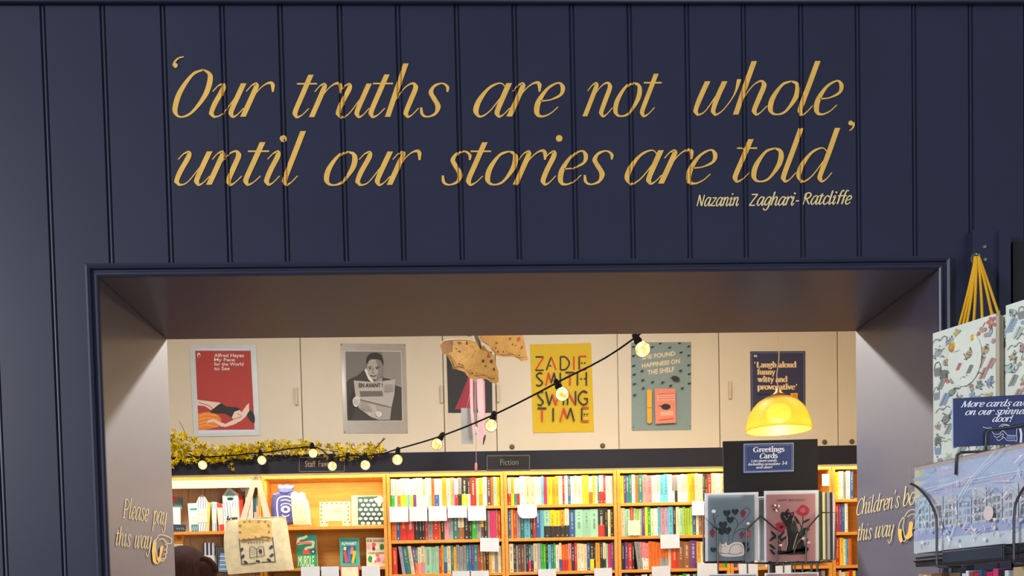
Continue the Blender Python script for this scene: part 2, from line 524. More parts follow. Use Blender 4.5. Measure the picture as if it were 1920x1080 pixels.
# pen lettering: each glyph is its advance and its strokes, (x, y, heaviness), x-height = 1
G = {
    'a': (0.86, [[(.64, .86, 0), (.46, 1, .05), (.22, .86, .45), (.06, .5, 1), (.05, .16, .9), (.2, 0, .25), (.4, .18, .05), (.62, .7, 0)],
                 [(.68, 1, 1), (.62, .55, 1), (.58, .18, .9), (.66, .0, .3), (.77, .08, 0), (.87, .26, 0)]]),
    'b': (0.74, [[(.14, 1.6, 1), (.1, .8, 1), (.07, .25, 1), (.2, .0, .3), (.42, .1, .1), (.62, .5, .9), (.6, .84, .9), (.46, 1, .2), (.3, .85, 0), (.12, .4, 0)]]),
    'c': (0.62, [[(.58, .8, .9), (.5, .97, .2), (.36, 1, .1), (.14, .78, .7), (.05, .36, 1), (.12, .06, .7), (.26, 0, .15), (.44, .1, 0), (.58, .28, 0)]]),
    'd': (0.9, [[(.64, .86, 0), (.46, 1, .05), (.22, .86, .45), (.06, .5, 1), (.05, .16, .9), (.2, 0, .25), (.4, .18, .05), (.62, .7, 0)],
                [(.72, 1.6, 1), (.66, .8, 1), (.6, .2, .9), (.68, .0, .3), (.79, .08, 0), (.88, .26, 0)]]),
    'e': (0.64, [[(.1, .46, .1), (.34, .5, .05), (.56, .66, .5), (.54, .9, .7), (.4, 1, .15), (.18, .82, .55), (.05, .42, 1), (.1, .08, .8), (.26, 0, .2), (.44, .1, 0), (.57, .28, 0)]]),
    'f': (0.5, [[(.6, 1.5, .8), (.5, 1.62, .1), (.36, 1.5, .7), (.26, 1, 1), (.2, .3, 1), (.16, 0, 1)], [(.02, .98, .1), (.52, .98, .1)]]),
    'g': (0.8, [[(.64, .86, 0), (.46, 1, .05), (.22, .86, .45), (.06, .5, 1), (.05, .2, .9), (.2, .04, .25), (.4, .2, .05), (.62, .7, 0)],
                [(.68, 1, 1), (.62, .5, 1), (.55, -.2, .9), (.36, -.52, .15), (.1, -.5, .3), (.02, -.3, .5)]]),
    'h': (0.84, [[(.16, 1.6, 1), (.1, .8, 1), (.05, 0, 1)], [(.1, .4, 0), (.28, .84, 0), (.46, 1, .25), (.58, .88, .9), (.54, .5, 1), (.5, .16, .9), (.58, 0, .3), (.69, .08, 0), (.8, .26, 0)]]),
    'i': (0.46, [[(-.02, .76, 0), (.08, .93, .05), (.19, .98, .5), (.2, .8, 1), (.13, .45, 1), (.1, .16, .9), (.18, 0, .3), (.29, .08, 0), (.39, .26, 0)], 'dot', (.22, 1.38)]),
    'k': (0.74, [[(.16, 1.6, 1), (.05, 0, 1)], [(.6, .95, .6), (.4, .7, .1), (.14, .45, 0)], [(.22, .5, .3), (.42, .2, 1), (.56, 0, .5), (.7, .2, 0)]]),
    'l': (0.42, [[(.2, 1.6, 1), (.14, .9, 1), (.08, .2, .95), (.16, 0, .3), (.27, .08, 0), (.37, .26, 0)]]),
    'm': (1.2, [[(-.04, .76, 0), (.06, .94, .05), (.16, .96, .7), (.13, .7, 1), (.05, 0, 1)], [(.1, .4, 0), (.26, .84, 0), (.4, 1, .25), (.5, .88, .9), (.42, 0, 1)],
                [(.46, .4, 0), (.64, .84, 0), (.78, 1, .25), (.9, .88, .9), (.86, .5, 1), (.82, .16, .9), (.9, 0, .3), (1.02, .08, 0), (1.12, .26, 0)]]),
    'n': (0.84, [[(-.04, .76, 0), (.06, .94, .05), (.17, .97, .6), (.16, .75, 1), (.05, 0, 1)], [(.1, .4, 0), (.28, .84, 0), (.46, 1, .25), (.58, .88, .9), (.54, .5, 1), (.5, .16, .9), (.58, 0, .3), (.69, .08, 0), (.8, .26, 0)]]),
    'o': (0.76, [[(.42, 1, .1), (.2, .88, .5), (.05, .48, 1), (.08, .12, .8), (.26, 0, .15), (.48, .1, .4), (.64, .52, 1), (.6, .88, .8), (.42, 1, .1)]]),
    'p': (0.8, [[(-.04, .76, 0), (.06, .94, .05), (.17, .97, .6), (.15, .7, 1), (.02, -.6, 1)], [(.1, .4, 0), (.28, .86, 0), (.46, 1, .2), (.64, .8, .9), (.6, .4, 1), (.42, .04, .4), (.24, .02, .1), (.1, .2, 0)]]),
    'r': (0.62, [[(-.04, .76, 0), (.06, .94, .05), (.17, .97, .6), (.16, .75, 1), (.05, 0, 1)], [(.1, .4, 0), (.26, .8, 0), (.42, .99, .15), (.56, .98, .7), (.63, .74, .1)]]),
    's': (0.62, [[(.6, .74, .1), (.56, .9, .5), (.4, 1, .1), (.22, .92, .5), (.17, .74, .8), (.3, .54, 1), (.45, .32, 1), (.44, .1, .5), (.26, 0, .1), (.1, .07, .45), (.02, .28, .2)]]),
    't': (0.5, [[(.24, 1.27, 1), (.16, .7, 1), (.09, .2, .95), (.17, 0, .3), (.3, .08, 0), (.42, .26, 0)], [(-.06, 1, .12), (.46, 1, .12)]]),
    'u': (0.86, [[(-.02, .76, 0), (.08, .93, .05), (.2, .98, .4), (.21, .8, 1), (.12, .42, 1), (.09, .14, .8), (.2, 0, .2), (.38, .1, 0), (.6, .6, 0)],
                 [(.7, 1, 1), (.63, .55, 1), (.58, .18, .9), (.66, 0, .3), (.77, .08, 0), (.87, .26, 0)]]),
    'v': (0.72, [[(-.02, .8, 0), (.1, .97, .3), (.2, .85, 1), (.2, .4, 1), (.24, 0, .6), (.42, .2, 0), (.6, .65, .2), (.6, 1, .7)]]),
    'w': (1.06, [[(.16, 1, 1), (.08, .5, 1), (.05, .16, .8), (.15, 0, .2), (.32, .14, 0), (.52, .7, 0)], [(.6, 1, 1), (.52, .5, 1), (.5, .16, .8), (.6, 0, .2), (.78, .18, 0), (.94, .62, .1), (.96, 1.06, .8)]]),
    'x': (0.7, [[(.06, .95, .5), (.2, .9, .9), (.4, .1, .9), (.52, 0, .4), (.62, .2, 0)], [(.58, .96, .3), (.3, .5, 0), (.02, .04, .3)]]),
    'y': (0.82, [[(-.02, .76, 0), (.08, .93, .05), (.2, .98, .4), (.21, .8, 1), (.12, .42, 1), (.1, .14, .8), (.2, 0, .2), (.38, .1, 0), (.6, .6, 0)],
                 [(.7, 1, 1), (.62, .4, 1), (.54, -.3, .8), (.36, -.62, .15), (.16, -.52, .2), (.12, -.34, .4)]]),
    'z': (0.66, [[(.06, .94, .2), (.58, .96, .3)], [(.56, .95, .5), (.02, .04, .5)], [(.03, .04, .3), (.58, .04, .2)]]),
    'O': (.9, [[(.50, 1.42, .1), (.25, 1.26, .55), (.06, .74, 1), (.06, .2, .85), (.24, 0, .15), (.5, .14, .45), (.72, .68, 1), (.71, 1.22, .85), (.50, 1.42, .1)]]),
    'C': (0.9, [[(.92, 1.16, .5), (.8, 1.4, .15), (.56, 1.42, .1), (.24, 1.12, .7), (.07, .56, 1), (.14, .1, .8), (.38, 0, .2), (.66, .1, 0), (.84, .36, 0)]]),
    'P': (0.86, [[(.16, 1.45, 1), (.08, 0, 1)], [(.14, 1.42, .2), (.5, 1.44, .2), (.78, 1.2, .9), (.66, .8, .6), (.36, .64, .1), (.14, .68, 0)], [(-.08, 0, .2), (.26, 0, .2)]]),
    'N': (1.0, [[(.1, 0, .4), (.14, 1.3, .5)], [(.14, 1.3, 1), (.66, 0, 1)], [(.68, 0, .4), (.78, 1.3, .5)]]),
    'Z': (0.9, [[(.06, 1.28, .4), (.74, 1.3, .4)], [(.74, 1.3, .8), (.04, .02, .8)], [(.04, .02, .4), (.72, .02, .4)]]),
    'R': (0.86, [[(.14, 1.3, 1), (.1, 0, 1)], [(.02, 1.2, .3), (.4, 1.36, .4), (.7, 1.14, .9), (.56, .8, .6), (.16, .62, .2)], [(.3, .68, .4), (.5, .3, 1), (.72, 0, .7)]]),
    'M': (1.3, [[(.08, 0, .3), (.24, 1.4, .4)], [(.24, 1.4, 1), (.56, 0, 1)], [(.58, 0, .2), (1.06, 1.4, .3)], [(1.08, 1.4, 1), (1.04, 0, 1)], [(-.06, 0, .2), (.22, 0, .2)], [(.9, 0, .2), (1.18, 0, .2)]]),
    'L': (0.8, [[(.16, 1.4, 1), (.1, 0, 1)], [(.0, 0, .3), (.5, .02, .3), (.66, .22, .3)]]),
    'G': (1.1, [[(.9, 1.04, .6), (.78, 1.32, .2), (.54, 1.4, .1), (.2, 1.14, .8), (.07, .66, 1), (.2, .14, .8), (.52, 0, .15), (.8, .1, .3), (.84, .2, .6)], [(.84, .04, 1), (.84, .58, 1)], [(.62, .6, .2), (1.0, .6, .2)]]),
    '-': (0.5, [[(.06, .5, .5), (.44, .5, .5)]]),
    "'": (0.3, [[(.14, 1.62, .9), (.12, 1.4, .5), (.06, 1.26, 0)]]),
    '!': (0.4, [[(.2, 1.5, 1), (.12, .42, .5)], 'dot', (.1, .08)]),
    ',': (0.3, [[(.12, .1, .9), (.12, -.06, .6), (.02, -.24, 0)]]),
    ' ': (0.4, []),
    '3': (0.6, [[(.1, 1.1, .4), (.34, 1.3, .2), (.5, 1.02, .9), (.24, .7, .2), (.52, .4, 1), (.3, 0, .2), (.04, .16, .5)]]),
    '4': (0.6, [[(.44, 0, 1), (.44, 1.3, 1)], [(.44, 1.3, .2), (.02, .4, .2), (.62, .4, .3)]]),
}
for _k, (_adv, _st) in G.items():           # round off the turn at the foot of each stem
    for _q in _st:
        if isinstance(_q, list):
            for _i in range(len(_q) - 1, 0, -1):
                (x0_, y0_, w0_), (x1_, y1_, w1_) = _q[_i - 1], _q[_i]
                if -.01 <= y1_ <= .02 and w1_ in (.3, .2) and .1 < y0_ < .27 and w0_ > .7 and x1_ > x0_:
                    _q[_i] = (x1_ + .015, y1_, w1_)
                    _q.insert(_i, (x0_ + (x1_ - x0_) * .32, .055, .72))
# upright letters with serifs for the printed signs
SF = lambda x, y, w=.16: [(x - w, y, .25), (x + w, y, .25)]
RM = dict(G)
RM.update({
    'a': (0.68, [[(.06, .78, .8), (.16, .96, .2), (.34, .98, .4), (.46, .74, 1), (.46, .1, 1), (.56, 0, .4), (.66, .08, .1)], [(.46, .58, .2), (.16, .5, .5), (.04, .22, 1), (.16, 0, .5), (.34, .06, .1), (.46, .2, .1)]]),
    'd': (0.8, [[(.56, .86, .1), (.34, 1, .2), (.08, .74, .9), (.06, .3, 1), (.3, 0, .3), (.56, .16, .1)], [(.6, 1.55, 1), (.6, 0, 1)], SF(.52, 1.54, .1), SF(.68, .02, .1)]),
    'e': (0.66, [[(.08, .55, .2), (.56, .55, .2), (.54, .82, .8), (.34, 1, .2), (.1, .78, .9), (.06, .36, 1), (.22, .02, .5), (.42, .0, .2), (.58, .18, .1)]]),
    'g': (0.72, [[(.32, 1, .2), (.1, .82, .9), (.14, .48, .7), (.34, .38, .2), (.54, .58, .9), (.5, .88, .7), (.32, 1, .2)], [(.2, .4, .2), (.12, .2, .5), (.46, .06, .6), (.58, -.2, .8), (.34, -.42, .2), (.06, -.26, .7), (.16, -.02, .2)], [(.48, .92, .2), (.66, 1, .6)]]),
    'h': (0.84, [[(.18, 1.55, 1), (.18, 0, 1)], SF(.12, 1.54, .1), SF(.18, .02), [(.2, .7, .1), (.4, .98, .3), (.62, .8, 1), (.62, 0, 1)], SF(.62, .02)]),
    'i': (0.42, [[(.2, 1, 1), (.2, 0, 1)], SF(.14, .98, .1), SF(.2, .02), 'dot', (.2, 1.36)]),
    'l': (0.42, [[(.2, 1.55, 1), (.2, 0, 1)], SF(.14, 1.54, .1), SF(.2, .02)]),
    'n': (0.84, [[(.18, 1, 1), (.18, 0, 1)], SF(.12, .98, .1), SF(.18, .02), [(.2, .7, .1), (.4, .98, .3), (.62, .8, 1), (.62, 0, 1)], SF(.62, .02)]),
    'o': (0.74, [[(.36, 1, .2), (.12, .82, .9), (.06, .5, 1), (.12, .16, .9), (.36, 0, .2), (.6, .16, .9), (.66, .5, 1), (.6, .82, .9), (.36, 1, .2)]]),
    'p': (0.8, [[(.18, 1, 1), (.18, -.5, 1)], SF(.12, .98, .1), SF(.18, -.48), [(.2, .84, .1), (.42, 1, .2), (.68, .74, .9), (.68, .3, 1), (.44, 0, .3), (.2, .14, .1)]]),
    'r': (0.6, [[(.18, 1, 1), (.18, 0, 1)], SF(.12, .98, .1), SF(.18, .02), [(.2, .68, .1), (.36, .96, .2), (.54, .94, .9)]]),
    's': (0.58, [[(.48, .78, .6), (.4, .96, .2), (.26, 1, .2), (.08, .8, .9), (.24, .56, 1), (.46, .36, 1), (.46, .12, .7), (.26, 0, .2), (.1, .06, .3), (.04, .26, .6)]]),
    't': (0.5, [[(.2, 1.28, .8), (.2, .2, 1), (.3, 0, .4), (.46, .1, .1)], [(.02, .98, .25), (.44, .98, .25)]]),
    'u': (0.84, [[(.16, 1, 1), (.16, .24, 1), (.36, 0, .3), (.62, .24, .1)], SF(.1, .98, .1), [(.62, 1, 1), (.62, 0, 1)], SF(.56, .98, .1), SF(.7, .02, .1)]),
    'v': (0.74, [[(.1, 1, 1), (.38, 0, 1)], [(.38, 0, .2), (.62, 1, .3)], SF(.1, .98), SF(.62, .98, .12)]),
    'w': (1.06, [[(.1, 1, 1), (.34, 0, 1)], [(.34, 0, .2), (.54, .9, .3)], [(.5, 1, 1), (.74, 0, 1)], [(.74, 0, .2), (.96, 1, .3)], SF(.1, .98), SF(.5, .98), SF(.96, .98, .12)]),
    'y': (0.74, [[(.1, 1, 1), (.38, .06, 1)], [(.64, 1, .3), (.38, .06, .4), (.24, -.4, .4), (.06, -.4, .8)], SF(.1, .98), SF(.64, .98, .12)]),
    'f': (0.5, [[(.5, 1.4, .9), (.38, 1.56, .2), (.22, 1.3, .8), (.2, 0, 1)], SF(.2, .02), [(.02, .98, .25), (.42, .98, .25)]]),
    'c': (0.62, [[(.54, .76, .9), (.42, .98, .2), (.3, 1, .2), (.08, .74, .9), (.06, .32, 1), (.26, 0, .3), (.44, .04, .2), (.58, .22, .1)]]),
    'L': (0.86, [[(.2, 1.4, 1), (.2, 0, 1)], SF(.2, 1.38), [(.04, .02, .25), (.6, .02, .3), (.72, .3, .4)]]),
})


def pen(art, s, x0, x1, yb, xh, m, slant=0.28, thick=0.20, thin=0.055, slope=0.0, glyphs=G, n=6, gap=0.0, squeeze=None, across=2, lift=0.00003):
    """pen-drawn words from x0 to x1 on the baseline yb, x-height xh (drawing units, y downwards)"""
    strokes, dots, cur = [], [], 0.0
    for ch in s:
        adv, st = glyphs[ch]
        i = 0
        while i < len(st):
            if st[i] == 'dot':
                dx, dy = st[i + 1]
                dots.append((cur + dx + dy * slant, dy))
                i += 2
                continue
            strokes.append([(cur + x + y * slant, y, w) for x, y, w in st[i]])
            i += 1
        cur += adv + gap
    xs = [p[0] for q in strokes for p in q] + [d[0] for d in dots]
    lo, hi = min(xs) - thick / 2, max(xs) + thick / 2
    kx = (x1 - x0) / (hi - lo) if x1 is not None else xh * (squeeze or 1)
    art.h += art.step

    def pt(x, y):
        X = x0 + (x - lo) * kx
        return art.place(X, yb + slope * (X - x0) - y * xh, art.h)
    for q in strokes:
        sm = spline(q, n)
        vs = []
        for i, (x, y, w) in enumerate(sm):
            a, b = sm[max(0, i - 1)], sm[min(len(sm) - 1, i + 1)]
            dx, dy = b[0] - a[0], b[1] - a[1]
            d = math.hypot(dx, dy) or 1
            dx, dy = dx / d, dy / d
            t = (thin + (thick - thin) * max(0.0, min(1.0, w))) / 2
            nx, ny = dy, -dx
            if nx < 0 and abs(dy) > 0.5:
                nx, ny = -nx, -ny
            steep = max(0.0, min(1.0, (abs(dy) - 0.55) / 0.3))
            if abs(dy) > 0.5:
                nx, ny = nx * (1 - steep) + steep, ny * (1 - steep)
                flip = 1 if dy > 0 else -1
                nx, ny = nx * flip, ny * flip
            vs += [pt(x + nx * t * e, y + ny * t * e) for e in [2.0 * j / across - 1 for j in range(across + 1)]]
        A1 = across + 1
        art.mb.add(vs, [(A1 * i + j, A1 * i + j + 1, A1 * i + A1 + j + 1, A1 * i + A1 + j) for i in range(len(sm) - 1) for j in range(across)], m)
        art.h += lift
    for x, y in dots:
        r = thick * 0.62
        art.mb.add([pt(x + r * math.cos(k * math.pi / 6), y + r * math.sin(k * math.pi / 6) * kx / xh) for k in range(12)], [list(range(12))], m)

# ================================================================ THE SETTING
YF, YB = 2.0, 2.43                       # front and rear faces of the panelled wall
OX0, OX1, OZ = -0.700, 0.936, 2.172      # the cased opening
CEILZ, TOPZ = 3.72, 2.686

fl = MB()
fl.box((-3.4, -3.0, -0.05), (4.2, 7.5, 0), FLOORM)
structure(fl.build('floor'))
ce = MB()
ce.box((-3.4, YB, CEILZ), (4.2, 7.5, CEILZ + .05), WHITEWALL)
structure(ce.build('ceiling'))
for nm, lo, hi in (('wall_left', (-3.4, YB, 0), (-3.3, 7.5, CEILZ)), ('wall_right', (4.1, YB, 0), (4.2, 7.5, CEILZ)), ('wall_back', (-3.4, 7.3, 0), (4.2, 7.5, CEILZ))):
    b = MB()
    b.box(lo, hi, CREAMWALL)
    structure(b.build(nm))
b = MB()                                  # the masonry behind the panelling, cream on the far side
b.box((-3.4, YF + .03, 0), (OX0 - .02, YB, CEILZ), CREAMWALL)
b.box((OX1 + .02, YF + .03, 0), (4.2, YB, CEILZ), CREAMWALL)
b.box((OX0 - .02, YF + .03, OZ + .02), (OX1 + .02, YB, CEILZ), CREAMWALL)
structure(b.build('wall_middle'))

# tongue-and-groove panelling: V groove, bead, narrow groove at every joint
GROOVES = [-0.788 - 0.1117 * k for k in range(1, 14)][::-1] + [-0.788, -0.676, -0.563, -0.451, -0.341, -0.228, -0.117, -0.004, 0.107, 0.218, 0.330, 0.442, 0.553, 0.666, 0.778, 0.890, 1.003, 1.114] + [1.114 + 0.1117 * k for k in range(1, 9)]
PROFILE = [(-0.0048, 0), (-0.0030, .0042), (-0.0020, .0042), (-0.0004, .0004), (.0018, .0002), (.0034, .0012), (.0042, .0038), (.0050, .0038), (.0062, 0)]


def groove_depth(x):
    for g in GROOVES:
        d = x - g
        if -0.0048 < d < 0.0062:
            for (a, da), (b_, db) in zip(PROFILE, PROFILE[1:]):
                if a <= d <= b_:
                    return da + (db - da) * (d - a) / (b_ - a)
    return 0.0


def panel(mb, x0, x1, z0, z1):
    xs = [(x0, YF)]
    for g in GROOVES:
        for d, dep in PROFILE:
            if x0 < g + d < x1:
                xs.append((g + d, YF + dep))
    xs.append((x1, YF))
    n = len(xs)
    vs = [(x, y, z0) for x, y in xs] + [(x, y, z1) for x, y in xs]
    mb.add(vs, [(i, i + 1, i + 1 + n, i + n) for i in range(n - 1)], NAVY)
    mb.box((x0, YF + .012, z0), (x1, YF + .03, z1), NAVY)


w = MB()
CW = 0.018
panel(w, -2.25, OX0 - CW, 0, TOPZ)
panel(w, OX1 + CW, 2.0, 0, TOPZ)
panel(w, OX0 - CW, OX1 + CW, OZ + CW - .002, TOPZ)
wall_front = structure(w.build('wall_front', origin=(0, YF, 0)))
b = MB()                                  # frieze board and small moulding along the top of the panelling
b.box((-2.25, YF - .010, TOPZ + .004), (2.0, YF + .03, 3.0), NAVY)
b.tube([(-2.25, YF - .006, TOPZ + .001), (2.0, YF - .006, TOPZ + .001)], .006, NAVY, 8)
structure(b.build('trim_1'))

# linings of the opening and the moulded casing round it
b = MB()
b.box((OX0 - .02, YF, 0), (OX0, YB + .002, OZ), NAVY2)
jamb_left = structure(b.build('trim_2', origin=(OX0, YF, 0), bevel=.0015))
b = MB()
b.box((OX1, YF, 0), (OX1 + .02, YB + .002, OZ), NAVY2)
jamb_right = structure(b.build('trim_3', origin=(OX1, YF, 0), bevel=.0015))
b = MB()
b.box((OX0 - .02, YF, OZ), (OX1 + .02, YB + .002, OZ + .02), NAVY2)
structure(b.build('trim_4', bevel=.0015))
CAS = [(0, 0), (0, -.004), (.003, -.0065), (.007, -.0065), (.0095, -.003), (.0125, -.003), (.014, -.009), (.0185, -.012), (.023, -.010), (.0245, -.004), (.0255, .002)]
b = MB()
for side in ('l', 't', 'r'):
    ends = []
    for o_, dy in CAS:
        if side == 'l':
            ends.append(((OX0 - o_, YF + dy, 0), (OX0 - o_, YF + dy, OZ + o_)))
        elif side == 'r':
            ends.append(((OX1 + o_, YF + dy, OZ + o_), (OX1 + o_, YF + dy, 0)))
        else:
            ends.append(((OX0 - o_, YF + dy, OZ + o_), (OX1 + o_, YF + dy, OZ + o_)))
    vs = [p for e in ends for p in e]
    b.add(vs, [(2 * i, 2 * i + 1, 2 * i + 3, 2 * i + 2) for i in range(len(ends) - 1)], NAVY)
structure(b.build('trim_5'))
# upright board with two screw heads at the right, and the dark panel beyond it
xb0, xb1 = at(1822, 470, 1.98).x, at(1889, 470, 1.98).x
zt = at(1850, 433, 1.98).z
b = MB()
b.box((xb0, 1.976, 0), (xb1, 2.004, zt), NAVY)
b.box((at(1872, 470, 1.97).x, 1.968, 0), (xb1, 1.976, zt - .004), NAVY)
for q in ((1846, 463), (1847, 487)):
    c_ = at(q[0], q[1], 1.975)
    b.lathe([(0, .003), (.003, .0025), (.0042, 0)], c_, mat('dull_screw_steel', (150, 152, 158), .4, metal=.9), 10, (0, -1, 0))
structure(b.build('trim_6'))
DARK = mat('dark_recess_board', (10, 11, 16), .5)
b = MB()
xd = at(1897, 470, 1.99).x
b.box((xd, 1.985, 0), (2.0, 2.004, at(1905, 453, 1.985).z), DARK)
structure(b.build('trim_7'))

# ---------------------------------------------------------------- gold lettering on the panelling


def on_wall(px, py, h):
    p = at(px, py, YF)
    p.y = YF + groove_depth(p.x) - h - .0003
    return p


mb = MB()
art = Art(mb, on_wall, step=0.00002)
XH = 62.5
for word, x0, x1, yb in (('Our', 323, 517, 219.5), ('truths', 549, 844, 220), ('are', 887, 1060, 219), ('not', 1092, 1245, 218.5), ('whole', 1299.5, 1582, 215.5),
                         ('until', 326.5, 574, 347), ('our', 607.5, 792, 347.5), ('stories', 825, 1152, 347), ('are', 1170.5, 1345.5, 345), ('told', 1373.5, 1575, 341)):
    pen(art, word, x0, x1, yb, XH, GOLD, slant=.23, thick=.140, thin=.034, slope=-.003, n=26, across=12, lift=.00001)
art.line([(345, 107), (335, 110), (328, 117), (326, 124)], (2.0, 5.0), GOLD, 6)
art.oval(329.5, 123.5, 4.2, 4.6, GOLD)
art.line([(1599, 230), (1600, 236), (1597, 242), (1592, 246)], (5.0, 1.6), GOLD, 6)
art.oval(1594.5, 231.5, 4.6, 4.6, GOLD)
for word, x0, x1, yb in (('Nazanin', 1305.5, 1386, 387), ('Zaghari-', 1403, 1499, 386), ('Ratcliffe', 1504.5, 1597, 384)):
    pen(art, word, x0, x1, yb, 16.0, GOLDPALE, slant=.22, thick=.19, thin=.12, slope=-.006, n=12, across=4, lift=.00001)
q = mb.build('painted_quotation', wall_front)
q['label'] = 'gold hand-painted quotation on the panelling'


def lettering(jamb, X, side, jobs, hand):
    mb = MB()
    art = Art(mb, lambda px, py, h: atx(px, py, X) + Vector((side * (h + .0006), 0, 0)), step=.00003)
    for word, x0, x1, yb, xh, slope in jobs:
        pen(art, word, x0, x1, yb, xh, GOLDPALE, slant=.16, thick=.125, thin=.055, slope=slope, n=6)
    hand(art)
    o = mb.build('painted_lettering', jamb)
    return o


def hand_left(art):
    a = art.zoomed(205, 920, 7.45)
    a.poly([(598, 720), (622, 700), (636, 760), (628, 860), (640, 960), (655, 1010), (620, 1015), (596, 990), (584, 870)], GOLD)
    for pts in ([(584, 860), (600, 760), (625, 695), (645, 690)], [(640, 700), (634, 790), (648, 890), (676, 985)], [(610, 705), (655, 665), (690, 618), (760, 625), (852, 662)],
                [(680, 690), (738, 670), (780, 722), (815, 742), (855, 736)], [(850, 662), (862, 700), (852, 738)], [(766, 744), (798, 768), (786, 812), (752, 832)],
                [(784, 826), (794, 868), (752, 892)], [(776, 896), (768, 942), (722, 950)], [(756, 948), (744, 978), (718, 985)], [(620, 1015), (650, 1018), (690, 990)]):
        a.line(pts, 10, GOLDPALE, 5)
    a.poly([(696, 790), (722, 768), (742, 776), (730, 840), (704, 930), (722, 976), (690, 992), (660, 985), (648, 950), (684, 920)], GOLD)


def hand_right(art):
    a = art.zoomed(1600, 910, 9)
    a.poly([(770, 740), (800, 735), (828, 738), (832, 830), (850, 930), (820, 972), (788, 930), (770, 830)], GOLD)
    for pts in ([(778, 740), (795, 640), (858, 540), (872, 590), (852, 700), (878, 850), (915, 905)], [(880, 530), (930, 450), (1000, 410), (1080, 425), (1180, 470)],
                [(930, 530), (1010, 482), (1060, 500), (1120, 560), (1180, 560)], [(1180, 470), (1205, 515), (1180, 560)], [(850, 930), (875, 950), (905, 905)], [(1060, 600), (1100, 640), (1070, 700)], [(1070, 700), (1095, 760), (1050, 800)]):
        a.line(pts, 10, GOLDPALE, 5)
    a.poly([(960, 620), (1008, 606), (1030, 650), (1010, 760), (1020, 850), (970, 890), (930, 915), (888, 868), (935, 800), (948, 720)], GOLD)


q = lettering(jamb_left, OX0, 1, [('Please', 228.5, 278.5, 970, 24, .17), ('pay', 284.5, 312, 981, 24, .14), ('this', 216, 245, 1022.5, 23, .10), ('way', 251, 283, 1026.5, 23, .08)], hand_left)
q['label'] = 'gold painted words Please pay this way with a pointing hand'
q = lettering(jamb_right, OX1, -1, [("Children's", 1607, 1689, 966, 20.5, -.19), ('books', 1694.5, 1752, 949, 23, -.17), ('this', 1609, 1637, 1014, 20, -.14), ('way', 1642, 1678, 1008.5, 21, -.12)], hand_right)
q['label'] = "gold painted words Children's books this way with a pointing hand"

# ---------------------------------------------------------------- fascia over the bookcases, its ledge, the cupboards above
YFA, YBK, YCUP = 6.70, 6.90, 6.95
FZ0, FZ1 = 2.481, 2.603
b = MB()
b.box((-3.3, YFA, FZ0), (4.1, YFA + .02, FZ1), FASCIA)
b.box((-3.3, YFA + .02, FZ1 - .02), (4.1, 7.3, FZ1), CREAM)
structure(b.build('trim_8'))


def Xc(px, py=740, Y=YCUP):
    return at(px, py, Y).x


HANDLE = mat('cream_wood_handle', (196, 182, 158), .5)
KNOB = mat('brown_catch', (92, 80, 66), .5)
cup_edges = [-3.0, Xc(300), Xc(565.5), Xc(832), Xc(930), Xc(1159), Xc(1349), Xc(1571), Xc(1780)]
cup_info = [None, ('the red reclining figure poster', 'r'), ('the black and white photograph poster', 'r'), ('the dark poster behind the paper butterfly', None), ('the yellow lettered poster', 'l'),
            ('the blue-green poster', None), ('the navy poster behind the pendant lamp', 'l'), None]
for k in range(len(cup_edges) - 1):
    x0, x1 = cup_edges[k], cup_edges[k + 1]
    info = cup_info[k]
    if info:
        lab = 'cream overhead cupboard carrying ' + info[0]
    elif k == 0:
        lab = 'cream overhead cupboard at the far left, mostly behind the jamb'
    else:
        lab = 'cream overhead cupboard at the right end, bare of posters'
    c = thing('overhead_cupboard', lab, 'cupboard', ((x0 + x1) / 2, YCUP + .15, FZ1), 'cream cupboards above the bookcases')
    b = MB()
    b.box((x0, YCUP + .02, FZ1), (x1, 7.29, 3.70), CREAM)
    b.box((x0, YCUP + .004, FZ1), (x1, YCUP + .02, FZ1 + .035), CREAM)
    b.build('cabinet_body', c)
    b = MB()
    b.box((x0 + .003, YCUP, FZ1 + .037), (x1 - .003, YCUP + .019, 3.68), CREAM)
    d = b.build('door', c, bevel=.002)
    if info and info[1]:
        hx = {0: 0, 1: Xc(556), 2: Xc(828.5), 4: Xc(934), 6: Xc(1368)}[k]
        z0, z1 = at(560, 760, YCUP).z, at(560, 727, YCUP).z
        b = MB()
        b.box((hx - .009, YCUP - .02, z0), (hx + .009, YCUP, z1), HANDLE)
        b.build('handle', d, bevel=.003)
for n_, (px, py) in enumerate(((960, 838), (1130, 836), (1546, 829), (1597, 828))):
    p = at(px, py, YCUP)
    b = MB()
    b.lathe([(0, .014), (.010, .013), (.017, .006), (.018, 0)], p, KNOB, 14, (0, -1, 0))
    o = b.build('cupboard_catch')
    tag(o, ['brown catch below the left corner of the yellow lettered poster', 'brown catch below the right corner of the yellow lettered poster', 'brown catch right of the black card stand sign',
            'brown catch at the far right beside the jamb'][n_], 'catch', 'round catches along the cupboard bottoms')

# ---------------------------------------------------------------- bookcases
TOPC = 2.495                             # top of the bookcase carcases
SHELF_Z = [2.271, 2.046, 1.818, 1.592, 1.366, 1.140, 0.914, 0.688, 0.10]
ORD = ['first', 'second', 'third', 'fourth', 'fifth', 'sixth', 'seventh', 'eighth', 'ninth', 'tenth', 'eleventh', 'twelfth', 'thirteenth', 'fourteenth', 'fifteenth', 'sixteenth', 'seventeenth', 'eighteenth', 'nineteenth', 'twentieth']


def ordinal(n):
    if n <= 20:
        return ORD[n - 1]
    t = {2: 'twenty', 3: 'thirty', 4: 'forty'}[n // 10]
    return t + '-' + ORD[n % 10 - 1] if n % 10 else {30: 'thirtieth', 40: 'fortieth'}[n]


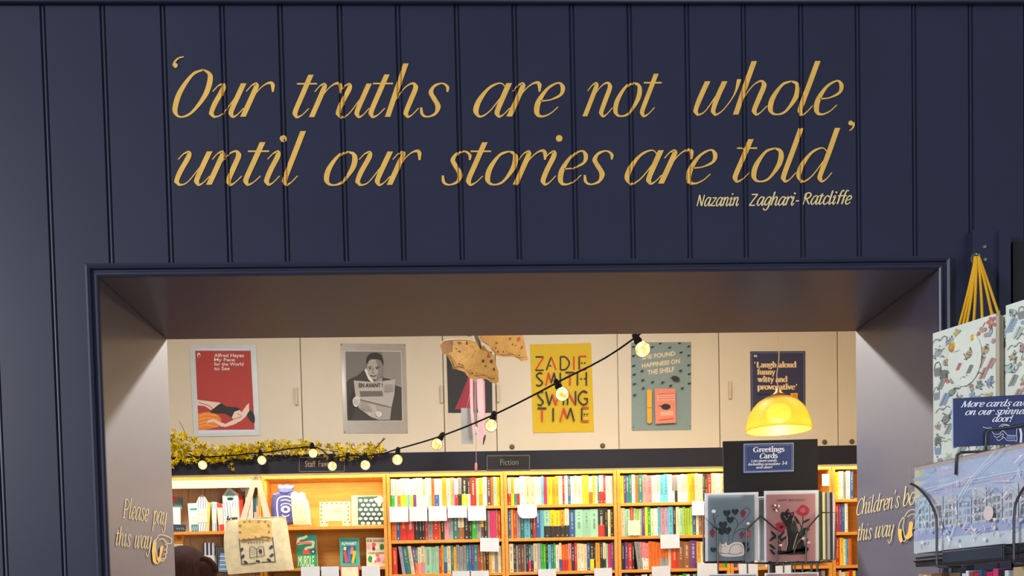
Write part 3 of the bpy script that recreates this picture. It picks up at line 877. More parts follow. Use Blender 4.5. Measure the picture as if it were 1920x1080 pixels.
def bookcase(x0, x1, label, shelves, back=PINEBACK, side=PINE, shelfm=PINEH, pelmet=False):
    c = thing('bookcase', label, 'bookcase', ((x0 + x1) / 2, 7.0, 0), 'wooden bookcases along the back wall')
    t = .022
    for s in (x0, x1 - t):
        b = MB()
        b.box((s, YBK - .004, 0), (s + t, 7.14, TOPC), side)
        b.build('side_panel', c, bevel=.002)
    b = MB()
    b.box((x0 + t, YBK, TOPC - .022), (x1 - t, 7.13, TOPC - .001), shelfm)
    b.build('top_panel', c)
    b = MB()
    b.box((x0 + t, 7.13, .03), (x1 - t, 7.14, TOPC - .022), back)
    if back is PLANKBROWN:
        x = x0 + t
        while x < x1 - t:
            b.box((x, 7.122, .03), (min(x + .105, x1 - t), 7.131, TOPC - .022), back)
            x += .11
    b.build('back_panel', c)
    for z in shelves:
        b = MB()
        b.box((x0 + t, YBK, z - .021), (x1 - t, 7.13, z), shelfm)
        b.build('shelf', c, bevel=.0015)
    if pelmet:
        b = MB()
        b.box((x0 + t, YBK, TOPC - .075), (x1 - t, YBK + .018, TOPC - .022), mat('pale_pelmet_board', (244, 232, 190), .6))
        b.build('pelmet', c)
    return c


BX = [-0.560, 0.231, 1.000, 1.772, 2.482, 3.27]
bookcase(-2.40, -1.400, 'old brown plank-backed bookcase at the far left below the flower garland', [2.133, 1.83, 1.5, 1.1, .7, .1], PLANKBROWN, pelmet=True)
bookcase(-1.396, -0.562, 'pine bookcase with face-out gifts below the Staff sign', [2.151, 1.875, 1.5, 1.1, .7, .1])
BAYNAME = ['first fiction bookcase', 'second fiction bookcase', 'third fiction bookcase', 'bookcase behind the card spinner', 'bookcase beside the right jamb']
BAYLAB = ['pine fiction bookcase left of the Fiction sign, next to the gifts', 'pine fiction bookcase under the right half of the Fiction sign', 'pine fiction bookcase left of the greetings card spinner',
          'pine bookcase mostly hidden behind the greetings card spinner', 'pine bookcase at the right, cut off by the jamb']
for k in range(5):
    bookcase(BX[k] + .001, BX[k + 1] - .001, BAYLAB[k], SHELF_Z)

# ---------------------------------------------------------------- books
PAL = {'w': ('white', (236, 234, 226)), 'c': ('cream', (232, 218, 178)), 'r': ('red', (206, 44, 36)), 'o': ('orange', (236, 112, 28)), 'y': ('yellow', (246, 214, 30)), 'g': ('green', (34, 172, 50)),
       'm': ('mint green', (150, 206, 180)), 't': ('teal', (34, 120, 124)), 'b': ('blue', (40, 92, 160)), 'n': ('navy', (30, 36, 70)), 'k': ('black', (34, 34, 38)), 'e': ('grey', (150, 150, 152)),
       'p': ('pink', (232, 142, 152)), 'h': ('hot pink', (226, 40, 110)), 'u': ('purple', (110, 60, 140)), 'v': ('lavender', (170, 160, 200)), 's': ('sky blue', (98, 186, 214)),
       'd': ('maroon', (96, 62, 70)), 'a': ('amber', (232, 164, 30)), 'l': ('lime green', (164, 200, 60)), 'f': ('brown', (150, 96, 52))}
ROWS = [
    ["wg35 w25 wo30 wy60 ws25 wy30 wu30 w30 w28 cw28 w29 wm25 o30 wb40 w30 a40 w35 yl15 p25 wr30 ek35 ky55 kw25 r55 c25 ya35 w40 d35 o25 m30 y30",
     "o45 b30 r65 r65 k45 k25 k30 r25 e45 r55 o15 k35 p40 e40 t45 cf55 k45 k25 g45 e40 yd25 k35 e20 h55 f20 r25",
     "r45 _12 ~v30 ~t55 ~c35 ~u35 to25 cp32 cp33 m65 m35 m35 r20 a25 sb30 c35 t25 a25 e32 e32 e31 t25 b25 u20 t40 r20 f28 f27 k25 a25 c32 e32 c31"],
    ["wr30 ay30 wt25 wr25 w50 c45 c45 w25 w30 s25 h30 y45 a30 a30 w35 r20 w30 b25 w30 cw30 w45 y60 wo35 y25 w20 t15 wr40 r20 w35 w30",
     "b25 a20 r30 e35 t35 s55 k25 r25 b40 s35 mk55 yk45 yk45 ak45 ck40 b55 m70 m70 m70 kr60 k30 c25 k25",
     "c45 k25 e20 d30 d30 e20 k25 th25 ek25 c40 v30 g25 g30 k20 s30 t25 g20 w35 cb25 or35 or30 po35 n30 r25 c35 cw30 c35 b30 ky40 k15 a45 k30 ck30 m20 h30 u30"],
    ["y30 u20 t25 t25 w30 o25 t40 p40 p40 w35 cw35 s35 s35 w35 ew25 ek25 w30 w30 cw30 y25 a35 c30 c40 k20 k20 r35 c40 w40 c40",
     "c30 m35 r25 m20 l20 m20 u20 y20 g20 c25 w25 s25 p25 v25 s35 k20 c25 m25 l17 l17 l17 l17 b25 c20 f20 f20 f20 f20 r45 y40 y25",
     "k25 u25 r30 k15 ~e40 pw22 pw22 pw22 o27 o27 o27 oe22 oe22 oe22 c20 r50 f45 f45 u50 a30 c30 k20 s40 k20 w15 o40 g24"],
    ["_400 r28 o22 w30 w24 p20 w24 y14", "_420 g24 w24 e26 k20", "_430 r24 e28 w22"],
    ["y34 w26 w24 e20 w40 b30", "r36 u24 b30 w30", "r40 y34 w24 s24 o30"],
]
BAND = random.Random(5)
SHELFNAME = ['top shelf', 'second shelf', 'third shelf']


def book(name, x0, x1, z0, h, yf, dep, top, bot, lean, label, group):
    b = MB()
    w_ = x1 - x0
    ctop, cbot = tuple(lin(top)), tuple(lin(bot))
    zs = [(0, .0)]
    cut = .42 if top != bot else None
    n = 5
    fr = [(x0 + w_ * k / (n - 1), yf - .0022 * math.sin(math.pi * k / (n - 1))) for k in range(n)]
    levels = [(z0, cbot)] + ([(z0 + h * cut, cbot)] if cut else []) + [(z0 + h, ctop)]

    def P(x, y, z):
        return Vector((x + (z - z0) * lean, y, z))
    for (za, _), (zb, col) in zip(levels, levels[1:]):
        vs = [P(x, y, za) for x, y in fr] + [P(x, y, zb) for x, y in fr]
        b.add(vs, [(i, i + 1, i + 1 + n, i + n) for i in range(n - 1)], BOOK, col)
        for xx in (x0, x1):
            q = [P(xx, yf, za), P(xx, yf + dep, za), P(xx, yf + dep, zb), P(xx, yf, zb)]
            b.add(q, [(0, 1, 2, 3)], BOOK, col)
    page = tuple(lin((236, 226, 204)))
    b.add([P(x0, yf, z0), P(x1, yf, z0), P(x1, yf + dep, z0), P(x0, yf + dep, z0)], [(0, 3, 2, 1)], BOOK, page)
    zt = z0 + h
    b.add([P(x0, yf, zt), P(x1, yf, zt), P(x1, yf + dep, zt), P(x0, yf + dep, zt)], [(0, 1, 2, 3)], BOOK, page)
    b.add([P(x0, yf + dep, z0), P(x1, yf + dep, z0), P(x1, yf + dep, zt), P(x0, yf + dep, zt)], [(0, 3, 2, 1)], BOOK, page)
    # title and author set along the spine as small dashes, publisher dot near the foot
    lum = sum(ctop) / 3
    inks = [(40, 40, 44), (150, 30, 30), (30, 60, 120)] if lum > .25 else [(240, 236, 224), (240, 206, 90), (225, 225, 230)]
    ink = tuple(.6 * i_ + .4 * c_ for i_, c_ in zip(lin(inks[BAND.randrange(3)]), ctop))
    yy = yf - .0028
    z = z0 + h * BAND.uniform(.86, .93)
    end = z0 + h * BAND.uniform(.28, .42)
    tw = w_ * BAND.uniform(.10, .19)
    xm = (x0 + x1) / 2
    while z > end:
        dz = BAND.uniform(.003, .007)
        if BAND.random() < .78:
            b.add([P(xm - tw, yy, z - dz), P(xm + tw, yy, z - dz), P(xm + tw, yy, z), P(xm - tw, yy, z)], [(0, 1, 2, 3)], BOOK, ink)
        z -= dz + .0022
    if BAND.random() < .6:
        zc = z0 + .014
        b.add([P(xm - tw, yy, zc - .005), P(xm + tw, yy, zc - .005), P(xm + tw, yy, zc + .005), P(xm - tw, yy, zc + .005)], [(0, 1, 2, 3)], BOOK, ink)
    o = b.build(name, origin=((x0 + x1) / 2, yf, z0))
    return tag(o, label, 'book', group)


nbooks = 0
for bay, rows in enumerate(ROWS):
    for r, spec in enumerate(rows):
        toks = spec.split()
        xs0, xs1 = BX[bay] + .026, BX[bay + 1] - .026
        ws = [float(t.lstrip('~').lstrip('_abcdefghijklmnopqrstuvwxyz')) for t in toks]
        k = (xs1 - xs0) / sum(ws) if bay < 3 else .00074
        x = xs0
        cnt = 0
        for t, wd in zip(toks, ws):
            wid = wd * k
            if t[0] == '_':
                x += wid
                continue
            t_ = t.lstrip('~')
            cols = [ch for ch in t_ if ch.isalpha()]
            top, bot = PAL[cols[0]][1], PAL[cols[-1]][1]
            h = BAND.uniform(.184, .196) if r != 2 else BAND.uniform(.178, .192)
            j = 1 + BAND.uniform(-.06, .06)
            top = tuple(min(255, v * j) for v in top)
            bot = tuple(min(255, v * j) for v in bot)
            cnt += 1
            nm = PAL[cols[0]][0] + (' and ' + PAL[cols[-1]][0] if cols[0] != cols[-1] else '')
            where = '%s from left, %s of %s' % (ordinal(cnt), SHELFNAME[r], BAYNAME[bay])
            if bay == 3:
                where = '%s from left, %s of bookcase behind spinner' % (ordinal(cnt), SHELFNAME[r])
            if bay == 4:
                where = '%s from left, %s of bookcase beside right jamb' % (ordinal(cnt), SHELFNAME[r])
            lean = -.13 if t[0] == '~' else 0
            off = .028 if t[0] == '~' else 0
            book('paperback_book', x + off * 0 + .0004 + (.024 if lean else 0), x + wid - .0004 + (.024 if lean else 0), SHELF_Z[r] + .0005, h, YBK + .012 + BAND.uniform(0, .006), .125, top, bot, lean,
                 '%s book, %s' % (nm, where), 'books on the %s of the %s' % (SHELFNAME[r], BAYNAME[bay]))
            nbooks += 1
            x += wid
print('BOOKS', nbooks)
# the fourth shelf shows only the tops of its books at the picture's foot
b = MB()
for bay in range(5):
    for zs in SHELF_Z[3:8] + [.32]:
        x = BX[bay] + .03
        if bay == 3 and zs > 1.5:
            x = BX[bay] + .30
        if zs == .32:
            zs = SHELF_Z[8]
        while x < BX[bay + 1] - .05:
            wd = BAND.uniform(.014, .03)
            h = BAND.uniform(.178, .194)
            col = tuple(lin(PAL[BAND.choice('wcwkkmyeaebrdtuwcgo')][1]))
            b.box((x, YBK + .014, zs + .0005), (x + wd - .001, YBK + .14, zs + h), BOOK, col=col)
            x += wd
for zs in SHELF_Z[:3]:
    x = BX[3] + .03
    while x < BX[3] + .285:
        wd = BAND.uniform(.014, .03)
        h = BAND.uniform(.178, .194)
        col = tuple(lin(PAL[BAND.choice('wcwkkmyeaebrdtuwcgo')][1]))
        b.box((x, YBK + .014, zs + .0005), (x + wd - .001, YBK + .14, zs + h), BOOK, col=col)
        x += wd
for xa, xb, zl in ((-2.37, -1.43, (1.5, 1.1, .7, .1)), (-1.37, -.59, (1.5, 1.1, .7, .1))):
    for zs in zl:
        x = xa
        while x < xb - .05:
            wd = BAND.uniform(.014, .034)
            h = BAND.uniform(.2, .27)
            col = tuple(lin(PAL[BAND.choice('wcwbbmyeaebrdtuwcgo')][1]))
            b.box((x, YBK + .014, zs + .0005), (x + wd - .001, YBK + .16, zs + h), BOOK, col=col)
            x += wd
o = b.build('paperback_books')
tag(o, 'mixed books filling the fourth shelf along the bottom edge and below', 'books', kind='stuff')

# ---------------------------------------------------------------- notes hung over the shelf edges
FAINT = mat('faint_pencil_writing', (200, 206, 222), .8)


def note(px0, py0, px1, py1, label, m=PAPER, tilt=0.0, border=None, curl=False, Y=None):
    Y = Y or YBK - .012
    a, c = at(px0, py0, Y), at(px1, py1, Y)
    cx, cz = (a.x + c.x) / 2, (a.z + c.z) / 2
    hw, hh = abs(c.x - a.x) / 2, abs(a.z - c.z) / 2
    b = MB()
    ct, st = math.cos(tilt), math.sin(tilt)

    def P(u, v, h=0):
        bend = .010 * (v < -.3) * (-.3 - v) * (2 if curl else .4)
        return Vector((cx + hw * u * ct - hh * v * st, Y - h - bend, cz + hw * u * st + hh * v * ct))
    n = 8
    if curl:
        outline = [(-1, 1), (1, 1), (1, -.2), (.96, -.7), (.7, -.96), (-.5, -.96), (-.8, -.7), (-1, -.1)]
    else:
        outline = [(-1, 1), (1, 1), (1, -1), (-1, -1)]
    b.prism([P(u, v) for u, v in outline][::-1], (0, .0008, 0), m)
    # fold over the shelf edge
    b.add([P(-1, 1), P(1, 1), P(1, 1) + Vector((0, .03, .001)), P(-1, 1) + Vector((0, .03, .001))], [(0, 1, 2, 3)], m)
    for v in (.55, .25, -.05, -.35, -.62):
        e = BAND.uniform(.4, .8)
        b.add([P(-.78, v, .0006), P(e, v, .0006), P(e, v + .07, .0006), P(-.78, v + .07, .0006)], [(0, 1, 2, 3)], FAINT)
    if border:
        for q in (((-1, 1), (1, .86)), ((-1, 1), (-.9, -1)), ((.9, 1), (1, -1))):
            (u0, v0), (u1, v1) = q
            b.add([P(u0, v1, .0007), P(u1, v1, .0007), P(u1, v0, .0007), P(u0, v0, .0007)], [(0, 1, 2, 3)], border)
    o = b.build('shelf_note')
    return tag(o, label, 'note', 'handwritten notes on the shelf edges')


T1 = 'top shelf edge of the first fiction bookcase'
note(730, 950.5, 766, 978.5, 'white note leftmost of five on the ' + T1)
note(767, 950.5, 801.5, 977, 'white note second of five on the ' + T1)
note(803, 949.5, 838, 976.5, 'white note middle of five on the ' + T1)
note(839, 948.5, 876, 970.5, 'white short note fourth of five on the ' + T1)
note(877, 949, 911.5, 976, 'white note rightmost of five on the ' + T1)
note(900, 1009, 936, 1034, 'white tilted note at the right end of second shelf, first fiction bookcase', tilt=-.03)
note(848, 1071, 881, 1093, 'white note left of two on the third shelf edge of first fiction bookcase')
note(883, 1070.5, 917, 1093, 'white note right of two on the third shelf edge of first fiction bookcase')
note(970, 947, 1007, 972, 'white curling round-cornered note on the top shelf of second fiction bookcase', curl=True)
note(1009, 1067.5, 1043, 1090, 'white note on the third shelf of second fiction bookcase, left of two')
note(1114, 1065.5, 1148, 1088, 'white note on the third shelf of second fiction bookcase, right of two', tilt=.02)
note(1297, 940, 1320.5, 966, 'white note on the top shelf of third fiction bookcase beside spinner', tilt=-.02)
note(1238, 1002.5, 1274.5, 1028, 'white note on the second shelf edge of third fiction bookcase', tilt=.02)
note(1222, 1062, 1257, 1086, 'white note on the third shelf edge of third fiction bookcase', tilt=.03)
note(1177, 976, 1200.5, 1003.5, 'small cream card standing before the mint books, third fiction bookcase', m=mat('cream_card', (238, 228, 196), .7))
note(1307, 1056, 1346, 1085, 'white note under the strawberry card, left of its pocket wire', tilt=-.03)
note(1385, 1056, 1421, 1084, 'white note seen between the two card pockets')
note(1450, 1055, 1486, 1084, 'white note seen under the pink cat card')
note(1541, 889, 1555, 911, 'small white note on the top row of books behind the spinner')
note(564, 1062.5, 600, 1088, 'pale blue note below the green face-out book')
note(602, 1062.5, 636, 1088, 'pale blue note below the empty stretch of gift shelf')
note(638, 1061.5, 674, 1088, 'cream note with red border below the teal pencil book', m=mat('cream_card', (238, 228, 196), .7), border=plain((222, 40, 70)))
note(678, 1061.5, 713, 1088, 'pale blue note below the pink and green patterned book')

# ---------------------------------------------------------------- section signs on the fascia
LINEM = mat('grey_sign_line', (120, 118, 118), .5)
SLATE = mat('sign_slate', (40, 40, 46), .6, spec=.25)
for nm, (x0, y0, x1, y1), txt, lab in (('fiction', (912, 853, 994, 882), 'Fiction', 'dark section sign reading Fiction on the fascia'),
                                       ('staff', (560, 856, 647, 885), 'Staff Faves', 'dark section sign beginning Staff, partly behind a light bulb')):
    b = MB()
    a, c = at(x0, y0, YFA), at(x1, y1, YFA)
    b.box((a.x, YFA - .008, c.z), (c.x, YFA, a.z), SLATE if nm == 'fiction' else FASCIA)
    art = Art(b, lambda px, py, h: at(px, py, YFA - .008) + Vector((0, -h, 0)))
    r_ = 4
    sl = (y0 - y1) * 0
    m_ = 1.2
    sk = -.0128
    Y_ = lambda x, y: y + sk * (x - x0) * .9
    pts = [(x0 + m_, y0 + m_ + .6), (x1 - m_, y0 + m_ + .6), (x1 - m_, y1 - m_ + .6), (x0 + m_, y1 - m_ + .6), (x0 + m_, y0 + m_ + .6)]
    for p, q in zip(pts, pts[1:]):
        art.line([(p[0], Y_(*p)), (q[0], Y_(*q))], 1.0, LINEM, 0)
    if nm == 'fiction':
        sans(art, 'Fiction', 938, 972, 861, 872, mat('sign_chalk', (120, 118, 112), .6), bold=.004, slope=-.013)
    else:
        sans(art, 'Staff', 572, 592, 864, 875.5, mat('sign_copper', (172, 140, 118), .6), bold=.004, slope=-.013)
        sans(art, 'Faves', 597, 622, 864, 875, mat('sign_copper', (172, 140, 118), .6), bold=.004, slope=-.013)
    o = b.build('section_sign')
    tag(o, lab, 'sign', 'section signs on the fascia')

# ================================================================ POSTERS ON THE CUPBOARD DOORS
YP = YCUP - .0035
SLEEVE = mat('cloudy_plastic_sleeve', (196, 206, 212), .25, noise=.04, coat=.4)
SLEEVEG = mat('grey_plastic_sleeve', (160, 154, 148), .3, noise=.04, coat=.3)


def sheet(corners, m, thick=.0012, Y=YP):
    """a sheet of paper with the four pixel corners (clockwise from top left) on the plane Y"""
    b = MB()
    b.prism([at(x, y, Y) for x, y in corners][::-1], (0, thick, 0), m)
    return b, Art(b, lambda px, py, h: at(px, py, Y) + Vector((0, -h, 0)))


Z1 = (340, 640, 5.68)
z = lambda Z, pts: [(Z[0] + x / Z[2], Z[1] + y / Z[2]) for x, y in pts]
RED, SKIN, INK = plain((170, 58, 54)), plain((226, 200, 192)), plain((38, 38, 40))
b, art = sheet(z(Z1, [(95, 50), (780, 45), (832, 990), (150, 1005)]), PAPER)
a = art.zoomed(*Z1)
a.poly([(146, 100), (737, 100), (780, 940), (182, 945)], RED)
a.poly([(176, 770), (300, 752), (390, 790), (426, 840), (400, 900), (300, 932), (182, 936)], plain((226, 128, 52)), 3)
for y0 in (790, 830, 870, 905):
    a.line([(190, y0 + 8), (270, y0 - 14), (400, y0 + 6)], 9, plain((236, 172, 80)))
a.poly([(165, 622), (420, 655), (380, 735), (330, 742), (250, 690), (168, 682)], SKIN)
a.line([(176, 650), (300, 690), (340, 735)], 6, INK)
a.poly([(360, 705), (425, 660), (480, 695), (600, 705), (624, 735), (560, 775), (540, 815), (470, 770), (330, 765), (310, 745)], INK, 2)
a.poly([(566, 752), (622, 732), (644, 758), (690, 690), (722, 655), (724, 745), (690, 800), (640, 845), (570, 885), (470, 914), (420, 906), (345, 856), (268, 876), (288, 842), (345, 828), (410, 858), (470, 880), (560, 835), (538, 812)], SKIN)
a.line([(600, 770), (640, 800), (560, 830)], 5, INK)
a.poly([(698, 784), (738, 732), (780, 790), (780, 872), (730, 838)], INK, 2)
a.oval(188, 150, 17, 27, plain((226, 222, 214)))
a.oval(190, 158, 9, 16, INK)
for s_, x0, x1, yt, yb in (('Alfred Hayes', 352, 668, 132, 170), ('My Face', 352, 572, 180, 214), ('for the World', 352, 664, 226, 262), ('to See', 352, 518, 272, 310)):
    sans(a, s_, x0, x1, yt, yb, plain((236, 226, 222)), bold=.012)
p = b.build('poster')
tag(p, 'red poster with white title and a figure lying on her back', 'poster', 'posters on the overhead cupboards')
s = MB()
c4 = z(Z1, [(85, 40), (792, 35), (840, 1002), (138, 1016)])
i4 = z(Z1, [(146, 68), (738, 66), (784, 962), (186, 985)])
for k in range(4):
    s.prism([at(*q, YP - .002) for q in (c4[k], i4[k], i4[(k + 1) % 4], c4[(k + 1) % 4])], (0, .0006, 0), SLEEVE)
s.build('plastic_sleeve', p)

Z2 = (630, 630, 5.4)
b, art = sheet(z(Z2, [(45, 75), (702, 80), (726, 985), (80, 985)]), SLEEVEG)
a = art.zoomed(*Z2)
gr = lambda v: plain((v, v - 3, v - 6))
a.poly([(84, 148), (664, 150), (680, 866), (106, 866)], gr(188))
a.poly([(96, 158), (656, 160), (670, 856), (116, 856)], gr(116))
a.poly([(470, 160), (656, 160), (664, 520), (600, 500), (480, 420)], gr(140))
a.poly([(110, 640), (108, 470), (130, 440), (220, 400), (300, 325), (345, 420), (470, 420), (560, 440), (600, 500), (664, 520), (670, 856), (116, 856)], gr(62))
a.poly([(116, 700), (150, 600), (190, 560), (200, 700), (160, 850), (116, 856)], gr(48))
a.poly([(288, 345), (306, 325), (350, 420), (388, 465), (372, 478), (330, 440)], gr(222))
a.poly([(470, 420), (420, 440), (380, 468), (400, 482), (470, 455)], gr(150))
a.oval(398, 325, 82, 118, gr(168), rot=.06, n=20)
a.poly([(400, 240), (478, 262), (486, 360), (440, 440), (410, 440), (430, 340)], gr(128), 2)
a.poly([(305, 290), (312, 220), (350, 178), (410, 170), (462, 196), (482, 262), (474, 300), (452, 250), (400, 238), (345, 240), (322, 270)], gr(46), 2)
for q in ([(330, 318), (362, 312)], [(400, 318), (440, 316)], [(345, 400), (380, 410), (412, 400)]):
    a.line(q, 11, gr(70))
a.line([(380, 320), (372, 370), (388, 378)], 8, gr(110))
a.oval(346, 334, 12, 7, gr(60))
a.oval(418, 332, 12, 7, gr(60))
a.poly([(180, 452), (400, 470), (600, 440), (592, 590), (560, 740), (548, 850), (440, 852), (350, 820), (230, 730), (196, 590)], gr(176))
a.poly([(240, 560), (470, 558), (478, 612), (250, 618)], gr(104))
a.poly([(240, 640), (560, 720), (556, 735), (240, 655)], gr(108))
a.poly([(400, 700), (556, 730), (548, 848), (440, 850)], gr(160))
for k in range(6):
    a.line([(490, 500 + 14 * k), (580, 494 + 14 * k)], 5, gr(130), 0)
    a.line([(250, 672 + 16 * k), (330 + 8 * k, 684 + 16 * k)], 5, gr(140), 0)
sans(a, 'EN AVANT !', 234, 474, 482, 522, gr(40), bold=.02)
a.poly([(170, 650), (200, 614), (240, 622), (246, 660), (214, 724), (176, 700)], gr(206), 2)
for k in range(3):
    a.line([(178, 650 + 18 * k), (226, 656 + 18 * k)], 5, gr(120), 0)
a.poly([(400, 770), (450, 768), (470, 800), (440, 830), (410, 806)], gr(206), 2)
a.oval(342, 800, 14, 10, gr(206))
p = b.build('poster')
tag(p, 'black and white photograph poster of a man reading a newspaper', 'poster', 'posters on the overhead cupboards')
s = MB()
for q in ((54, 88), (694, 92), (90, 972), (716, 972)):
    s.lathe([(0, .004), (.004, .003), (.005, 0)], at(Z2[0] + q[0] / 5.4, Z2[1] + q[1] / 5.4, YP), mat('brass_pin', (150, 120, 70), .3, metal=1), 8, (0, -1, 0))
s.build('pins', p)

Z3 = (810, 610, 3.857)
b, art = sheet(z(Z3, [(105, 195), (432, 190), (437, 632), (118, 632)]), plain((40, 42, 48)))
a = art.zoomed(*Z3)
a.poly([(165, 608), (205, 520), (262, 370), (365, 370), (380, 480), (390, 606)], plain((160, 46, 70)), 0)
a.line([(262, 370), (230, 480), (196, 606)], 4, plain((128, 34, 56)))
p = b.build('poster')
tag(p, 'dark poster with a crimson cone, half behind the paper butterfly', 'poster', 'posters on the overhead cupboards')

Z4 = (780, 600, 3.6)
YEL, INK2, RED2 = plain((204, 174, 6)), plain((34, 32, 30)), plain((196, 52, 32))
b, art = sheet(z(Z4, [(770, 165), (1182, 155), (1202, 755), (790, 762)]), YEL)
a = art.zoomed(*Z4)
K, R_ = INK2, RED2
W_ = 11
sk4 = lambda pts, ox, oy, w, h: [(ox + x * w, oy + y * h) for x, y in pts]
LET = {
    'Z': [([(0, 0), (1, 0)], 0), ([(1, 0), (0, 1)], 1), ([(0, 1), (1, 1)], 0)], 'A': [([(.5, 0), (0, 1)], 0), ([(.5, 0), (1, 1)], 1), ([(.3, .68), (.5, .68)], 0)],
    'D': [([(0, 0), (0, 1)], 0), ([(0, 0), (.6, .06), (1, .5), (.6, .94), (0, 1)], 0)], 'I': [([(.5, 0), (.5, 1)], 1)], 'J': [([(.5, 0), (.5, 1)], 0)],
    'E': [([(.1, 0), (.1, 1)], 0), ([(.1, 0), (1, 0)], 1), ([(.1, 1), (1, 1)], 1)], 'S': [([(.9, .08), (.5, 0), (.1, .22), (.5, .5), (.9, .76), (.5, 1), (.05, .92)], 0)],
    'M': [([(0, 1), (.25, 0)], 1), ([(.25, 0), (.5, .8)], 1), ([(.5, .8), (.75, 0)], 0), ([(.75, 0), (1, 1)], 0)], 'T': [([(.5, 0), (.5, 1)], 1), ([(0, 0), (1, 0)], 0)],
    'H': [([(.05, 0), (.05, 1)], 0), ([(.95, 0), (.95, 1)], 0)], 'W': [([(0, 0), (.25, 1)], 0), ([(.25, 1), (.5, .2)], 0), ([(.5, .2), (.75, 1)], 1), ([(.75, 1), (1, 0)], 1)],
    'N': [([(0, 1), (0, 0)], 0), ([(0, 0), (1, 1)], 1), ([(1, 1), (1, 0)], 0)], 'G': [([(.95, .14), (.55, 0), (.1, .3), (.1, .7), (.55, 1), (.95, .86)], 0), ([(.95, .86), (.95, .55), (.6, .55)], 0)]}
for word, y0, y1, cells in (('ZADIE', 250, 340, [(806, 862), (880, 945), (975, 1035), (1052, 1078), (1096, 1150)]), ('SMITH', 358, 446, [(808, 858), (876, 950), (962, 985), (1008, 1068), (1086, 1152)]),
                            ('SWING', 485, 578, [(818, 862), (876, 965), (985, 1005), (1022, 1076), (1092, 1158)]), ('TIME', 598, 688, [(820, 880), (912, 938), (972, 1066), (1112, 1164)])):
    for ch, (xa, xb) in zip(word, cells):
        ch_ = 'J' if ch == 'I' and word in ('SMITH', 'TIME', 'SWING') else ch
        for pts, red in LET[ch_]:
            q = sk4(pts, xa, y0 - (xa - 805) * .012, xb - xa, y1 - y0)
            a.line(q, W_, R_ if red else K, 6 if len(pts) > 3 else 0)
        if ch in 'EH':
            for f_ in (.36, .72):
                a.oval(xa + (xb - xa) * f_ + 4, y0 - (xa - 805) * .012 + (y1 - y0) * .5, 6, 6, K)
p = b.build('poster')
tag(p, 'yellow poster filled with tall black and red lettering', 'poster', 'posters on the overhead cupboards')

Z5 = (1170, 630, 5.686)
b, art = sheet(z(Z5, [(75, 70), (716, 64), (716, 1000), (82, 1008)]), plain((126, 146, 147)))
a = art.zoomed(*Z5)
CRM = plain((222, 204, 172))
for s_, x0, x1, yt, yb in (('SHE FOUND', 190, 545, 208, 252), ('HAPPINESS ON', 190, 595, 296, 340), ('THE SHELF', 250, 535, 366, 414)):
    sans(a, s_, x0, x1, yt, yb, CRM, bold=.03, slope=-.13)
FLY = plain((30, 36, 40))
for x, y in ((385, 82), (590, 80), (486, 126), (300, 120), (605, 178), (688, 115), (688, 212), (688, 315), (692, 408), (692, 510), (98, 118), (98, 215), (100, 322), (104, 415), (106, 515), (108, 634), (188, 378), (196, 475), (200, 562), (298, 497), (406, 500), (492, 535), (596, 376), (615, 563), (100, 975), (694, 966)):
    a.oval(x, y, 17 if y < 900 else 8, 10 if y < 900 else 5, FLY, rot=-.2, n=8)
    if y < 900:
        a.line([(x - 6, y - 4), (x + 26, y - 10)], 4, FLY, 0)
a.oval(545, 460, 46, 26, FLY, rot=.3)
a.line([(490, 448), (520, 455)], 8, FLY, 0)
a.poly([(240, 590), (266, 570), (292, 590), (290, 925), (264, 942), (242, 925)], plain((222, 168, 40)))
a.line([(244, 770), (292, 770)], 8, plain((150, 110, 40)), 0)
a.poly([(322, 572), (540, 566), (548, 930), (330, 942)], plain((222, 134, 112)))
a.poly([(345, 640), (530, 634), (532, 690), (346, 695)], plain((232, 168, 140)))
a.poly([(380, 810), (520, 805), (520, 850), (382, 858)], plain((232, 168, 140)))
for y in (625, 655, 678):
    a.line([(360, y), (525, y - 6)], 7, plain((196, 96, 84)), 0)
a.line([(370, 905), (520, 885)], 12, plain((196, 84, 72)), 0)
a.oval(440, 762, 50, 32, FLY)
a.line([(366, 752), (410, 758)], 9, FLY, 0)
p = b.build('poster')
tag(p, 'blue-green poster with dark flies around a pink book and pencil', 'poster', 'posters on the overhead cupboards')

Z6 = (1160, 600, 3.6)
b, art = sheet(z(Z6, [(888, 212), (1260, 210), (1260, 735), (893, 738)]), plain((44, 48, 84)))
a = art.zoomed(*Z6)
for q in ([(898, 222), (1250, 220)], [(898, 222), (902, 730)], [(1250, 220), (1250, 726)], [(902, 730), (1250, 726)]):
    a.line(q, 3, plain((128, 132, 160)), 0)
BEI = plain((224, 196, 152))
pen(a, 'Laugh aloud', 926, 1204, 320, 25, BEI, slant=0, thick=.36, thin=.13, glyphs=RM)
pen(a, 'funny', 930, 1062, 369, 25, BEI, slant=0, thick=.36, thin=.13, glyphs=RM)
pen(a, 'witty and', 930, 1143, 419, 25, BEI, slant=0, thick=.36, thin=.13, glyphs=RM)
pen(a, 'provocative', 930, 1192, 470, 25, BEI, slant=0, thick=.36, thin=.13, glyphs=RM)
a.line([(918, 284), (916, 298)], (9, 3), BEI, 0)
a.line([(1199, 434), (1196, 448)], (9, 3), BEI, 0)
pen(a, 'm', 908, 936, 252, 13, plain((200, 196, 200)), slant=0, thick=.3, thin=.2)
a.line([(936, 500), (972, 500)], 9, plain((30, 32, 60)), 0)
a.line([(980, 500), (1020, 500)], 9, plain((30, 32, 60)), 0)
a.poly([(1158, 496), (1205, 494), (1206, 560), (1160, 562)], plain((232, 160, 36)))
a.line([(1170, 530), (1188, 505), (1196, 545)], 4, plain((120, 60, 20)))
p = b.build('poster')
